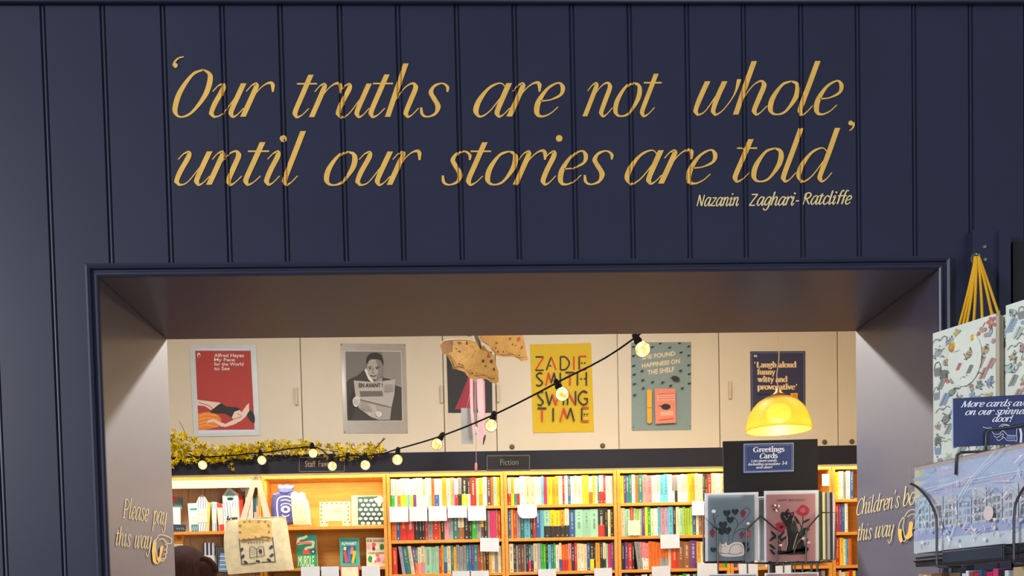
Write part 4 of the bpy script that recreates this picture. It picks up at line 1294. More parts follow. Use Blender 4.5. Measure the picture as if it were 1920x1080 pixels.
tag(p, 'navy poster with large cream quotation, partly behind the glass pendant lamp', 'poster', 'posters on the overhead cupboards')

# ================================================================ PAPER BUTTERFLY, STREAMERS, PULL CORD
ZB = (815, 620, 9.816)
YBF = 5.0
WING, WINGD, EDGE, SPOT, RSPOT = mat('butterfly_tan_paper', (196, 154, 84), .7, noise=.14, scale=22), mat('butterfly_brown_paper', (148, 106, 66), .7, noise=.12), plain((92, 60, 36)), plain((84, 58, 34)), plain((186, 74, 34))
bz = lambda x, y, d=0.0: at(ZB[0] + x / ZB[2], ZB[1] + y / ZB[2], YBF + d)
bf = thing('paper_butterfly', 'large tan paper butterfly hanging in front of the dark poster', 'butterfly', bz(830, 200))


def wing(outline, name, slant, marks):
    b = MB()
    fn = lambda x, y: slant * ((x - 830) / 1000.0)
    b.prism([bz(x, y, fn(x, y)) for x, y in outline][::-1], (0, .0015, 0), WING)
    art = Art(b, lambda x, y, h: bz(x, y, fn(x, y)) + Vector((0, -h - .0004, 0)))
    marks(art)
    return b.build(name, bf)


def marks_left(a):
    a.poly([(100, 255), (165, 195), (330, 165), (330, 380), (250, 410), (150, 425)], WINGD)
    a.line([(100, 255), (165, 192), (300, 168), (560, 158), (740, 195)], 12, plain((226, 206, 160)))
    a.line([(160, 200), (400, 175), (700, 190)], 6, EDGE)
    for x, y, rx, ry in ((300, 225, 28, 22), (450, 225, 32, 26), (585, 230, 14, 36), (452, 385, 18, 18), (395, 335, 12, 12), (450, 615, 16, 12), (510, 640, 16, 13)):
        a.oval(x, y, rx, ry, SPOT if x > 500 or y > 300 else plain((110, 84, 88)))
    a.line([(225, 430), (290, 520), (340, 640), (350, 690), (440, 660), (540, 690)], 13, EDGE)
    a.line([(280, 450), (340, 540), (390, 640)], 7, EDGE)
    a.line([(750, 370), (700, 470), (680, 520)], 7, EDGE)
    for q in ([(810, 220), (600, 230), (330, 260)], [(800, 260), (560, 330), (300, 430)], [(790, 300), (600, 460), (430, 600)], [(780, 340), (660, 520), (560, 690)]):
        a.line(q, 4, plain((158, 118, 66)))
    a.line([(650, 285), (715, 285)], 5, EDGE, 0)
    a.line([(650, 320), (715, 320)], 5, EDGE, 0)


def marks_hind(a):
    for x, y, rx, ry, m in ((890, 560, 26, 32, SPOT), (1040, 565, 28, 36, SPOT), (935, 655, 18, 16, SPOT), (1088, 712, 18, 30, SPOT), (985, 470, 26, 34, RSPOT), (688, 785, 14, 22, SPOT), (770, 785, 12, 16, SPOT), (650, 735, 10, 10, SPOT), (985, 675, 14, 10, plain((150, 116, 70)))):
        a.oval(x, y, rx, ry, m, rot=.25)
    a.line([(580, 730), (640, 790), (650, 830)], 9, EDGE)
    for q in ([(850, 340), (760, 560), (660, 780)], [(870, 340), (850, 600), (800, 830)], [(890, 330), (960, 600), (980, 830)], [(910, 320), (1040, 520), (1120, 760)]):
        a.line(q, 4, plain((158, 118, 66)))
    a.line([(725, 828), (790, 838), (900, 822), (960, 835), (1010, 880), (1110, 880)], 11, EDGE)
    a.line([(810, 780), (900, 805), (990, 850), (1060, 835), (1130, 840)], 8, plain((196, 110, 60)))
    a.line([(950, 360), (990, 420), (1000, 450)], 6, EDGE)


def marks_right(a):
    for x, y, rx, ry, m in ((1385, 150, 22, 30, plain((150, 90, 50))), (1548, 155, 28, 42, RSPOT), (1608, 305, 22, 28, RSPOT), (1434, 255, 11, 18, SPOT), (1492, 278, 11, 13, SPOT), (1125, 325, 14, 16, SPOT), (1165, 390, 14, 22, SPOT), (1262, 392, 12, 18, SPOT), (1552, 458, 14, 14, SPOT), (1140, 230, 28, 12, SPOT), (1468, 62, 30, 16, RSPOT)):
        a.oval(x, y, rx, ry, m, rot=.3)
    a.line([(1040, 320), (1085, 370), (1130, 425)], 10, EDGE)
    a.line([(1190, 440), (1290, 455), (1420, 440), (1500, 470), (1530, 500), (1650, 495)], 10, EDGE)
    a.line([(1300, 365), (1350, 405), (1450, 430)], 9, plain((176, 84, 50)))
    a.line([(1300, 290), (1305, 360)], 4, plain((150, 116, 70)), 0)


wing([(830, 190), (740, 190), (560, 152), (330, 165), (170, 190), (110, 225), (92, 260), (112, 320), (140, 425), (215, 432), (245, 480), (290, 560), (325, 640), (335, 700), (400, 712), (480, 735), (545, 760), (640, 700), (740, 560), (820, 330)], 'forewing', -.10, marks_left)
wing([(820, 300), (760, 420), (640, 640), (540, 740), (590, 820), (650, 880), (720, 900), (860, 882), (960, 895), (1030, 945), (1110, 975), (1180, 940), (1175, 760), (1110, 560), (1090, 460), (960, 340), (900, 270)], 'hindwing', -.05, marks_hind)
wing([(840, 170), (870, 60), (1000, -60), (1300, -140), (1560, -120), (1620, 60), (1660, 240), (1690, 420), (1720, 540), (1590, 560), (1530, 510), (1420, 475), (1270, 480), (1140, 455), (1060, 370), (1000, 280), (900, 220)], 'forewing', .12, marks_right)
wing([(840, 150), (800, 40), (720, -120), (760, -300), (900, -260), (1000, -60), (880, 120)], 'hindwing', .05, lambda a: None)
b = MB()
b.tube([bz(740, 60, -.012), bz(780, 130, -.014), bz(815, 210, -.014), bz(840, 290, -.010), bz(850, 340, -.006)], [.006, .011, .010, .007, .002], mat('butterfly_grey_body', (98, 86, 74), .8, noise=.15), 10)
b.build('body', bf, smooth=True)
b = MB()
b.tube([bz(740, 70, -.012), bz(690, 90, -.02), bz(640, 100, -.02), bz(590, 95, -.02)], .0012, EDGE, 5)
b.tube([bz(880, 200, -.012), bz(960, 240, -.02), bz(1000, 275, -.02)], .0012, EDGE, 5)
b.build('antennae', bf)
b = MB()
b.tube([bz(800, 150, 0), (bz(800, 150).x, YBF, CEILZ)], .0008, PAPER, 5)
b.build('hanging_thread', bf)

YRB = 6.3
rz_ = lambda x, y, d=0.0: at(810 + x / 3.857, 610 + y / 3.857, YRB + d)
rb = thing('ribbon_streamer', 'grey and pink ribbon streamers hanging below the paper butterfly', 'streamer', rz_(300, 620))
PINK, PINKD, GREYR = mat('pale_pink_ribbon', (226, 168, 180), .6), mat('pink_ribbon', (214, 134, 152), .6), mat('grey_ribbon', (150, 154, 156), .6)


def ribbon(pts, w, m, name, d):
    b = MB()
    L = []
    for i, (x, y) in enumerate(spline(pts, 6)):
        L.append((x, y, d + .006 * math.sin(y / 60.0)))
    vs = []
    for x, y, dd in L:
        vs += [rz_(x - w / 2, y, dd), rz_(x + w / 2, y, dd), rz_(x + w / 2, y, dd + .0012), rz_(x - w / 2, y, dd + .0012)]
    fs = []
    for i in range(len(L) - 1):
        for k in range(4):
            fs.append((4 * i + k, 4 * i + (k + 1) % 4, 4 * i + 4 + (k + 1) % 4, 4 * i + 4 + k))
    fs += [(3, 2, 1, 0), tuple(4 * (len(L) - 1) + k for k in range(4))]
    b.add(vs, fs, m)
    b.build(name, rb)


ribbon([(252, 598), (252, 720), (256, 858)], 84, GREYR, 'wide_ribbon', .03)
ribbon([(284, 380), (288, 600), (306, 790)], 22, PINK, 'pink_ribbon', .0)
ribbon([(346, 370), (350, 560), (360, 700), (356, 830)], 44, PINK, 'pink_ribbon', -.02)
ribbon([(372, 400), (376, 600), (370, 800)], 18, PINKD, 'pink_ribbon', .01)
ribbon([(312, 380), (314, 600), (320, 740)], 20, GREYR, 'grey_ribbon', .012)
b = MB()
b.tube([rz_(252, 596, .03), rz_(300, 376, .0), (rz_(310, 300).x, YRB, CEILZ)], .001, PAPER, 5)
b.build('hanging_thread', rb)

pc = thing('pull_cord', 'thin pull cord with white and pink toggles hanging before the fascia', 'cord', at(892, 885, 5.12))
b = MB()
b.tube([at(890, 640, 5.12) + Vector((0, 0, .5)), at(892, 800, 5.12), at(893, 866, 5.12)], .0016, mat('grey_cord', (176, 168, 160), .6), 6)
b.build('cord', pc)
for nm, ya, yb_, m in (('white_toggle', 800, 815, PAPER), ('pink_toggle', 867, 884, mat('pink_toggle', (222, 150, 150), .4))):
    pa, pb = at(892.5, ya, 5.12), at(892.5, yb_, 5.12)
    b = MB()
    b.tube([pa, pa.lerp(pb, .2), pa.lerp(pb, .8), pb], [.002, .006, .007, .003], m, 10)
    b.build(nm, pc, smooth=True)
ch = thing('clip_on_thread', 'small dark clip hanging on a thread right of the pink ribbons', 'clip', at(908, 832, 5.2))
b = MB()
b.tube([at(905, 640, 5.2) + Vector((0, 0, .6)), at(909, 818, 5.2)], .0008, PAPER, 5)
b.build('thread', ch)
b = MB()
b.tube([at(910, 815, 5.2), at(908, 822, 5.2), at(906, 834, 5.2)], [.003, .006, .002], mat('dark_clip', (60, 56, 58), .4), 8)
b.build('clip', ch)

# ================================================================ FESTOON LIGHTS
SOCK = mat('black_rubber_socket', (20, 20, 22), .85, spec=.15)
GLASS = film_mat('clear_bulb_glass', .03, (255, 250, 236), -.02)


def glow_mat(name, c0, c1, strength, scale):
    m = bpy.data.materials.new(name)
    m.use_nodes = True
    nt = m.node_tree
    nt.nodes.clear()
    out = nt.nodes.new('ShaderNodeOutputMaterial')
    em = nt.nodes.new('ShaderNodeEmission')
    nz = nt.nodes.new('ShaderNodeTexNoise')
    nz.inputs['Scale'].default_value = scale
    rp = nt.nodes.new('ShaderNodeValToRGB')
    rp.color_ramp.elements[0].color = (*lin(c0), 1)
    rp.color_ramp.elements[1].color = (*lin(c1), 1)
    rp.color_ramp.elements[0].position, rp.color_ramp.elements[1].position = .35, .62
    tc = nt.nodes.new('ShaderNodeTexCoord')
    nt.links.new(tc.outputs['Object'], nz.inputs['Vector'])
    nt.links.new(nz.outputs['Fac'], rp.inputs['Fac'])
    nt.links.new(rp.outputs['Color'], em.inputs['Color'])
    em.inputs['Strength'].default_value = strength
    nt.links.new(em.outputs[0], out.inputs[0])
    MATS[name] = m
    return m


FILA = glow_mat('glowing_filament', (236, 180, 70), (255, 244, 206), 1.6, 46)
# (bulb pixel, diameter in pixels, socket pixel, depth)
BULBS = [((380, 872), (379, 860), 6.62), ((491, 863), (489, 852), 6.62), ((587, 850), (586, 841), 6.62), ((623, 874), (622, 861), 6.45), ((685, 872), (685, 858), 6.05), ((745, 862), (746, 845), 5.65),
         ((819, 833), (826, 821), 5.2), ((921, 798), (925, 781), 4.75), ((1054, 739), (1045, 720), 4.3), ((1205, 655), (1193, 634), 3.8)]
fs_ = thing('festoon_lights', 'black cable of round glowing bulbs rising to the upper right', 'string lights', at(819, 833, 5.2))
path = [at(330, 846, 6.66), at(352, 850, 6.66)]
for (b_, s_, Y) in BULBS:
    path.append(at(s_[0], s_[1] - 3, Y))
    if s_[0] == 622:
        path.append(at(655, 854, 6.25))
    if s_[0] == 685:
        path.append(at(715, 851, 5.85))
path.append(at(1193, 634, 3.8) + Vector((.45, -.25, .36)))
path.append(Vector((path[-1].x + .8, path[-1].y - .3, CEILZ)))
b = MB()
b.tube([Vector(p) for p in spline([tuple(p) for p in path], 6)], .0042, SOCK, 7)
b.build('cable', fs_, smooth=True)
for (bp_, sp, Y) in BULBS:
    c_, s_ = at(*bp_, Y), at(*sp, Y)
    ax = (c_ - s_).normalized()
    R = .030
    b = MB()
    b.lathe([(.0, -.034), (.009, -.034), (.012, -.031), (.0135, -.022), (.0135, -.014), (.016, -.011), (.016, -.004), (.011, 0)], c_ - ax * (R * .92), SOCK, 14, ax)
    k_ = c_ - ax * (R * .92 + .032)
    b.ball(k_, .011, SOCK, 10, 6)
    so = b.build('socket', fs_, smooth=True)
    b = MB()
    b.ball(c_, R, GLASS, 20, 12)
    bu = b.build('bulb', so, smooth=True)
    b = MB()
    b.ball(c_, R * .93, FILA, 14, 8)
    b.build('filament', bu, smooth=True)

# ================================================================ PENDANT LAMP
YL = 4.75
lc = at(1460, 806, YL)
pl = thing('pendant_lamp', 'amber glass dome pendant lamp, lit, hanging over the card stand', 'lamp', lc)


def shade_mat():
    m = bpy.data.materials.new('amber_glass_shade')
    m.use_nodes = True
    nt = m.node_tree
    nt.nodes.clear()
    out = nt.nodes.new('ShaderNodeOutputMaterial')
    tl = nt.nodes.new('ShaderNodeBsdfTranslucent')
    df = nt.nodes.new('ShaderNodeBsdfPrincipled')
    mx = nt.nodes.new('ShaderNodeMixShader')
    mx.inputs[0].default_value = .3
    nz = nt.nodes.new('ShaderNodeTexNoise')
    nz.inputs['Scale'].default_value = 9
    rp = nt.nodes.new('ShaderNodeValToRGB')
    rp.color_ramp.elements[0].color = (*lin((112, 98, 46)), 1)
    rp.color_ramp.elements[1].color = (*lin((132, 116, 60)), 1)
    nt.links.new(nz.outputs['Fac'], rp.inputs['Fac'])
    for n_ in (tl.inputs['Color'], df.inputs['Base Color']):
        nt.links.new(rp.outputs['Color'], n_)
    df.inputs['Roughness'].default_value = .45
    df.inputs['Emission Color'].default_value = (*lin((255, 222, 124)), 1)
    df.inputs['Emission Strength'].default_value = .12
    tp = nt.nodes.new('ShaderNodeBsdfTransparent')
    tp.inputs['Color'].default_value = (*lin((255, 236, 176)), 1)
    m2 = nt.nodes.new('ShaderNodeMixShader')
    m2.inputs[0].default_value = .34
    nt.links.new(tl.outputs[0], m2.inputs[1])
    nt.links.new(tp.outputs[0], m2.inputs[2])
    nt.links.new(m2.outputs[0], mx.inputs[1])
    nt.links.new(df.outputs[0], mx.inputs[2])
    nt.links.new(mx.outputs[0], out.inputs[0])
    return m


b = MB()
b.lathe([(.018, .158), (.034, .157), (.062, .150), (.092, .132), (.117, .106), (.135, .076), (.146, .046), (.149, .024), (.151, .018), (.1535, .012), (.1535, .0), (.150, -.004), (.147, .0), (.148, .012), (.145, .022), (.142, .044), (.131, .074), (.113, .104), (.089, .129), (.06, .147), (.034, .153), (.018, .154)], lc, shade_mat(), 48)
b.build('glass_shade', pl, smooth=True)
b = MB()
b.lathe([(0, .196), (.008, .196), (.012, .19), (.020, .172), (.030, .166), (.032, .157), (.018, .155)], lc, mat('brown_lamp_cap', (136, 96, 58), .35, metal=.4), 20)
b.build('lamp_cap', pl, smooth=True)
b = MB()
cx_ = lc + Vector((0, 0, .19))
b.tube([Vector(q) for q in spline([tuple(cx_), tuple(cx_ + Vector((-.006, 0, .06))), tuple(cx_ + Vector((.006, 0, .16))), tuple(cx_ + Vector((-.004, 0, .30))), (cx_.x, cx_.y, CEILZ)], 6)], .0022, mat('cream_flex', (206, 186, 150), .5), 6)
b.build('flex', pl)
b = MB()
b.ball(lc + Vector((0, 0, .078)), (.058, .05, .044), mat('lamp_bulb_glow', (255, 240, 200), .4, emit=((255, 232, 176), 6.5)), 14, 10)
b.build('bulb', pl, smooth=True)
point_light('pendant_lamp_light', tuple(lc + Vector((0, 0, -.035))), 32, (1.0, .70, .36), .03)

# ================================================================ FLOWER GARLAND ON THE LEDGE
GR = random.Random(3)
ga = thing('flower_garland', 'garland of small yellow flowers trailing along the fascia top at left', 'garland', at(520, 850, 6.68))
YELF = [mat('yellow_petals', (212, 178, 8), .9, spec=.1, noise=.15, scale=40), mat('pale_yellow_petals', (230, 206, 36), .9, spec=.1, noise=.12, scale=40), mat('golden_petals', (158, 126, 8), .9, spec=.1, noise=.15, scale=40)]
LEAFG = mat('olive_garland_leaves', (96, 104, 36), .6, noise=.2)
STEMB = mat('brown_garland_stem', (86, 68, 40), .8)
bs, bl, bst = MB(), MB(), MB()


def density(px):
    """upper and lower edge of the garland at a pixel column"""
    if px < 375:
        return 806 + (px - 325) * .25, 868
    if px < 430:
        return 828 + (px - 375) * .2, 866
    if px < 480:
        return 834, 858
    if px < 600:
        return 828 - 3 * math.sin((px - 480) / 38), 852
    return 832, 856 if px < 690 else 850


for k in range(900):
    px = 322 + 398 * (GR.random() ** 1.25)
    if px > 600 and GR.random() < .45:
        continue
    lo, hi = density(px)
    py = GR.uniform(lo, hi) if GR.random() < .8 else GR.gauss((lo + hi) / 2, 5)
    if k < 26:
        px, py = GR.choice(((432, 878), (436, 872), (442, 884), (484, 856), (490, 854), (374, 866), (640, 860), (648, 864), (656, 862), (692, 852), (700, 856), (404, 862), (326, 872)))
        px += GR.uniform(-5, 5)
        py += GR.uniform(-4, 4)
    c_ = at(px, py, GR.uniform(6.63, 6.685))
    n_ = Vector((GR.uniform(-.9, .9), -1, GR.uniform(-.9, .7))).normalized()
    u_ = n_.orthogonal().normalized()
    v_ = n_.cross(u_)
    r = GR.uniform(.009, .018)
    m = GR.choice(YELF)
    a0 = GR.random() * 6.28
    for q in range(4):
        t = a0 + q * math.pi / 2
        d = u_ * math.cos(t) + v_ * math.sin(t)
        e = u_ * -math.sin(t) + v_ * math.cos(t)
        bs.add([c_, c_ + d * r * .6 + e * r * .34 + n_ * r * .1, c_ + d * r * 1.25 + n_ * r * .35, c_ + d * r * .6 - e * r * .34 + n_ * r * .1], [(0, 1, 2, 3)], m)
    if GR.random() < .4:
        d = Vector((GR.uniform(-1, 1), -.3, GR.uniform(-1, .6))).normalized()
        e = d.cross(Vector((0, 1, 0))).normalized()
        L = GR.uniform(.015, .032)
        c2 = c_ + Vector((0, .008, -.004))
        bl.add([c2, c2 + d * L * .5 + e * L * .2, c2 + d * L, c2 + d * L * .5 - e * L * .2], [(0, 1, 2, 3)], LEAFG)
bst.tube([Vector(q) for q in spline([tuple(at(x, y, 6.675)) for x, y in ((322, 850), (360, 846), (410, 852), (460, 850), (520, 842), (580, 840), (640, 848), (690, 848), (722, 822))], 6)], .004, STEMB, 6)
for pts in (((350, 820), (342, 800), (336, 790)), ((432, 850), (436, 866), (442, 886)), ((700, 848), (712, 832), (720, 820)), ((640, 850), (650, 862), (660, 866))):
    bst.tube([at(x, y, 6.665) for x, y in pts], .0018, STEMB, 5)
bst.build('stem', ga)
o = bs.build('blossoms', ga)
o['kind'] = 'stuff'
o = bl.build('leaves', ga)
o['kind'] = 'stuff'

# ================================================================ GIFT SHELVES: THINGS SHOWN FACE-OUT
YG = 6.95                                 # where the face-out things stand, just inside the bookcase


def slab(name, corners, thick, m, Y=YG, side=None, lean=.0):
    """a block with the four pixel corners of its face (clockwise from top left), its back leaning away by lean at the top"""
    b = MB()
    P = [at(x, y, Y) for x, y in corners]
    for p in P:                          # stand it on its shelf
        for zs in ((2.133, 1.83) if p.x < -1.4 else (2.151, 1.875)):
            if abs(p.z - zs) < .028:
                p.z = zs + .0004
    b.prism(P[::-1], (0, thick, 0), m, side or m)
    art = Art(b, lambda px, py, h: at(px, py, Y) + Vector((0, -h, 0)))
    return b, art


def fin(b, name, label, cat, group):
    return tag(b.build(name), label, cat, group)


G0 = 'books and cards on the old plank-backed bookcase'
zq = (310, 880, 5.4)
ZS = lambda pts, Z=zq: [(Z[0] + x / Z[2], Z[1] + y / Z[2]) for x, y in pts]
PAGEC = mat('cream_page_edges', (236, 226, 204), .7)
WHT, TEALI, BLUS, REDI, NAVI, ORGI = plain((240, 240, 240)), plain((58, 138, 140)), plain((110, 150, 206)), plain((206, 56, 48)), plain((36, 56, 84)), plain((226, 152, 48))
YELL = plain((232, 210, 120))
CYAN = plain((150, 200, 214))
# left edge column: stacked face-out things on a small stand
b, a = slab('x', ZS([(60, 270), (165, 285), (170, 405), (60, 400)]), .02, plain((90, 140, 140)), Y=7.0)
a = a.zoomed(*zq)
a.poly([(70, 280), (118, 276), (125, 335), (75, 345)], plain((214, 90, 98)))
a.poly([(75, 345), (165, 360), (166, 400), (75, 400)], plain((110, 164, 160)))
fin(b, 'picture_book', 'red and teal picture book at the jamb, topmost of its column', 'book', G0)
b, a = slab('x', ZS([(60, 385), (148, 385), (150, 558), (60, 556)]), .02, WHT, Y=6.97)
fin(b, 'picture_book', 'plain white book at the jamb below the red and teal one', 'book', G0)
b, a = slab('x', ZS([(60, 556), (206, 560), (200, 648), (60, 640)]), .014, NAVI, Y=6.93)
a = a.zoomed(*zq)
for k in range(4):
    a.line([(110 + 22 * k, 590), (125 + 22 * k, 612)], 6, plain((150, 170, 190)), 0)
fin(b, 'shelf_card', 'dark slate-blue card with pale marks at the jamb', 'card', G0)
b, a = slab('x', ZS([(60, 642), (198, 652), (180, 745), (60, 745)]), .02, ORGI, Y=6.96)
a = a.zoomed(*zq)
a.oval(140, 690, 26, 20, plain((190, 96, 36)))
fin(b, 'picture_book', 'orange-brown book at the jamb below the slate card', 'book', G0)
b, a = slab('x', ZS([(60, 742), (180, 748), (176, 822), (60, 820)]), .02, plain((236, 224, 190)), Y=6.97)
a = a.zoomed(*zq)
a.poly([(100, 780), (170, 778), (168, 810), (100, 815)], plain((50, 60, 150)))
fin(b, 'picture_book', 'cream and blue book at the jamb just above the dark hair', 'book', G0)
# shelf row
b, a = slab('x', ZS([(226, 345), (322, 342), (340, 634), (246, 636)]), .03, WHT, Y=6.96)
a = a.zoomed(*zq)
a.poly([(248, 395), (322, 390), (324, 412), (250, 416)], plain((60, 160, 140)))
a.poly([(262, 560), (336, 558), (340, 632), (266, 634)], plain((50, 128, 146)))
for k in range(3):
    a.line([(284 + 20 * k, 575), (278 + 20 * k, 620)], 5, WHT, 0)
a.line([(270, 490), (310, 490)], 4, plain((180, 190, 200)), 0)
fin(b, 'boxed_candle', 'white box with teal foot and band, left on the plank-backed shelf', 'box', G0)


def striped(px, top, bot, wtop, wbot, label, arch, Y, cols, mid=True):
    pts = [(px, top + arch)] + ([(px + wtop * .25, top + arch * .25), (px + wtop * .5, top), (px + wtop * .78, top + arch * .3)] if arch else []) + [(px + wtop, top + arch), (px + wtop + (wbot - wtop) / 2, bot), (px + (wtop - wbot) / 2 + 10, bot)]
    b, a = slab('x', ZS(pts), .022, WHT, Y=Y)
    a = a.zoomed(*zq)
    n = len(cols)
    for k in range(n):
        f = (k + .6) / (n + .2)
        tp = top + arch * (1 - math.sin(f * math.pi)) * .8 + 14
        a.line([(px + wtop * f, tp), (px + wtop * f + 2, top + arch + 75)], 7, cols[k], 0)
        a.line([(px + wtop * f + 6, bot - 90), (px + 8 + wbot * f, bot - 6)], 7, cols[k], 0)
    if mid:
        a.poly([(px + 4, top + arch + 80), (px + wtop - 2, top + arch + 80), (px + wtop + 2, bot - 100), (px + 8, bot - 98)], plain((244, 222, 214)))
        a.line([(px + 20, top + arch + 130), (px + wtop - 18, top + arch + 128)], 4, plain((170, 150, 170)), 0)
    return fin(b, 'striped_gift_pack', label, 'gift pack', G0)


striped(316, 256, 636, 108, 88, 'white gift pack with blue stripes and rounded top on the plank shelf', 70, 6.95, [BLUS] * 4)
b, a = slab('x', ZS([(420, 335), (460, 335), (440, 634), (410, 634)]), .02, YELL, Y=6.955)
fin(b, 'thin_book', 'thin pale yellow book leaning right of the rounded striped pack', 'book', G0)
striped(466, 330, 632, 50, 46, 'narrow white striped pack leaning before the red and white packet', 0, 6.94, [BLUS] * 2)
b, a = slab('x', ZS([(516, 340), (575, 350), (600, 640), (545, 636)]), .02, plain((240, 214, 208)), Y=6.95)
a = a.zoomed(*zq)
a.poly([(520, 345), (573, 352), (576, 388), (526, 388)], REDI)
a.poly([(545, 560), (594, 556), (598, 634), (552, 634)], REDI)
fin(b, 'gift_packet', 'red and white packet left of the canvas tote bag', 'packet', G0)
b, a = slab('x', ZS([(578, 270), (640, 180), (735, 245), (748, 520), (742, 640), (600, 640)]), .03, WHT, Y=6.945)
a = a.zoomed(*zq)
a.poly([(610, 255), (645, 210), (705, 255), (690, 300), (625, 300)], CYAN)
a.oval(658, 300, 34, 16, plain((30, 60, 62)))
for k in range(5):
    a.line([(592 + 30 * k, 330), (612 + 26 * k, 480)], 7, plain((90, 100, 120)) if k % 2 else BLUS, 0)
a.poly([(670, 380), (740, 375), (742, 480), (672, 480)], plain((240, 218, 210)))
pen(a, 'icm', 615, 745, 516, 26, plain((40, 40, 60)), slant=0, thick=.3, thin=.2)
fin(b, 'gable_gift_box', 'white gable-topped gift box with blue stripes behind the tote strap', 'gift box', G0)
b, a = slab('x', ZS([(738, 262), (784, 262), (780, 560), (748, 560)]), .03, REDI, Y=6.97)
fin(b, 'thin_book', 'red book standing right of the gable-topped gift box', 'book', G0)
b, a = slab('x', [(460, 917), (466, 914), (474, 934), (474, 997), (460, 997)], .025, WHT, Y=6.955)
for k in range(3):
    a.line([(462.5 + 4 * k, 938), (463 + 4 * k, 992)], 1.2, plain((200, 150, 150)), 0)
fin(b, 'striped_gift_pack', 'white pack with pink stripes between the two tote straps', 'gift pack', G0)
b, a = slab('x', [(476, 928), (489, 928), (491, 997), (477, 997)], .025, plain((214, 206, 206)), Y=6.96)
a.poly([(479, 928), (489, 928), (490, 948), (480, 948)], plain((64, 140, 210)))
a.poly([(475.5, 928), (480, 928), (480.5, 960), (476, 960)], plain((46, 90, 110)))
fin(b, 'boxed_gift', 'blue-topped box behind the right tote strap', 'box', G0)
b, a = slab('x', [(449, 914), (456, 911), (464, 914), (461, 921), (453, 922)], .03, plain((226, 226, 240)), Y=6.99)
fin(b, 'folded_paper', 'folded white paper peeking between the tote straps', 'paper', G0)
# lower shelf of the plank-backed bookcase
for k in range(6):
    x = 379.5 + k * 3.6
    b, a = slab('x', [(x, 1018), (x + 3.2, 1017.6), (x + 3.8, 1072), (x + .8, 1072)], .10, plain((228, 228, 232)) if k % 2 else plain((44, 52, 84)), Y=6.95)
    fin(b, 'slim_notebook', ('white' if k % 2 else 'navy') + ' slim notebook, %s from left below the plank-backed shelf' % ORD[k], 'notebook', 'slim notebooks below the plank-backed shelf')
for k in range(5):
    x = 401 + k * 3.9
    b, a = slab('x', [(x, 1024), (x + 3.4, 1024), (x + 2.6, 1072), (x - .6, 1072)], .10, plain((52, 54, 62)), Y=6.96)
    a.line([(x + 1.7, 1026), (x + 1.0, 1070)], .7, plain((176, 178, 186)), 0)
    fin(b, 'slim_notebook', 'charcoal slim notebook, %s from left beside the tote bag' % ORD[k], 'notebook', 'slim notebooks below the plank-backed shelf')
b, a = slab('x', [(381, 1041), (401, 1041), (404, 1072), (381, 1072)], .04, plain((222, 226, 230)), Y=6.9)
fin(b, 'white_box', 'white box in front of the slim notebooks', 'box', G0)
b, a = slab('x', [(413, 1037), (424, 1037), (428, 1072), (410, 1072)], .03, BLUS, Y=6.89)
for k in range(4):
    a.line([(412, 1043 + 8 * k), (427, 1043 + 8 * k)], 1.5, WHT, 0)
fin(b, 'striped_gift_pack', 'blue pack with white bands left of the tote bag foot', 'gift pack', G0)

# ---- pine gift bookcase
G1 = 'gifts on the pine bookcase below the Staff sign'
Zg = (380, 860, 4.908)
zg = lambda pts: [(Zg[0] + x / Zg[2], Zg[1] + y / Zg[2]) for x, y in pts]


def pouch(outline, m, label, prints, Y=6.95, thick=.05):
    """a stuffed drawstring pouch: an outline inflated into a cushion"""
    b = MB()
    P = [at(*q, Y) for q in zg(outline)]
    c_ = sum(P, Vector()) / len(P)
    rings = [(1.0, 0), (.93, .55), (.75, .85), (.4, 1.0)]
    n = len(P)
    vs = []
    for s, hgt in rings:
        vs += [c_ + (p - c_) * s + Vector((0, -thick / 2 * hgt, 0)) for p in P]
    k0 = len(vs)
    for s, hgt in rings[1:]:
        vs += [c_ + (p - c_) * s + Vector((0, thick / 2 * hgt, 0)) for p in P]
    fs = []
    for r_ in range(len(rings) - 1):
        for i in range(n):
            fs.append((r_ * n + i, (r_ + 1) * n + i, (r_ + 1) * n + (i + 1) % n, r_ * n + (i + 1) % n))
    fs.append([3 * n + i for i in range(n - 1, -1, -1)])
    prev = 0
    for r_ in range(3):
        a0 = 0 if r_ == 0 else k0 + (r_ - 1) * n
        a1 = k0 + r_ * n
        for i in range(n):
            fs.append((a0 + i, a0 + (i + 1) % n, a1 + (i + 1) % n, a1 + i))
    fs.append([k0 + 2 * n + i for i in range(n)])
    b.add(vs, fs, m)
    art = Art(b, lambda px, py, h: at(px, py, Y) + Vector((0, -h - thick / 2 - .0004, 0)))
    prints(art.zoomed(*Zg))
    return b


def navy_print(a):
    w_ = plain((222, 226, 246))
    a.line([(700, 540), (690, 440), (705, 370), (770, 350), (830, 372), (842, 440), (835, 540)], 12, w_)
    a.line([(725, 390), (770, 382), (815, 395)], 9, w_)
    a.oval(770, 470, 44, 34, w_)
    a.oval(770, 470, 20, 15, plain((66, 70, 140)))
    a.line([(725, 440), (745, 420), (800, 420), (822, 440)], 8, w_)
    a.line([(735, 520), (770, 535), (806, 520)], 8, w_)


b = pouch([(640, 330), (700, 305), (690, 250), (705, 236), (740, 246), (770, 234), (806, 246), (836, 240), (846, 256), (822, 300), (860, 330), (866, 480), (850, 600), (740, 615), (640, 595), (630, 460)], mat('indigo_cotton', (78, 84, 160), .85, noise=.12), 'x', navy_print, Y=6.965)
b.tube([at(*q, 6.93) for q in zg([(695, 300), (740, 310), (790, 308), (825, 298)])], .004, plain((60, 64, 130)), 6)
fin(b, 'drawstring_pouch', 'indigo drawstring pouch with white printed emblem on the upper gift shelf', 'pouch', G1)


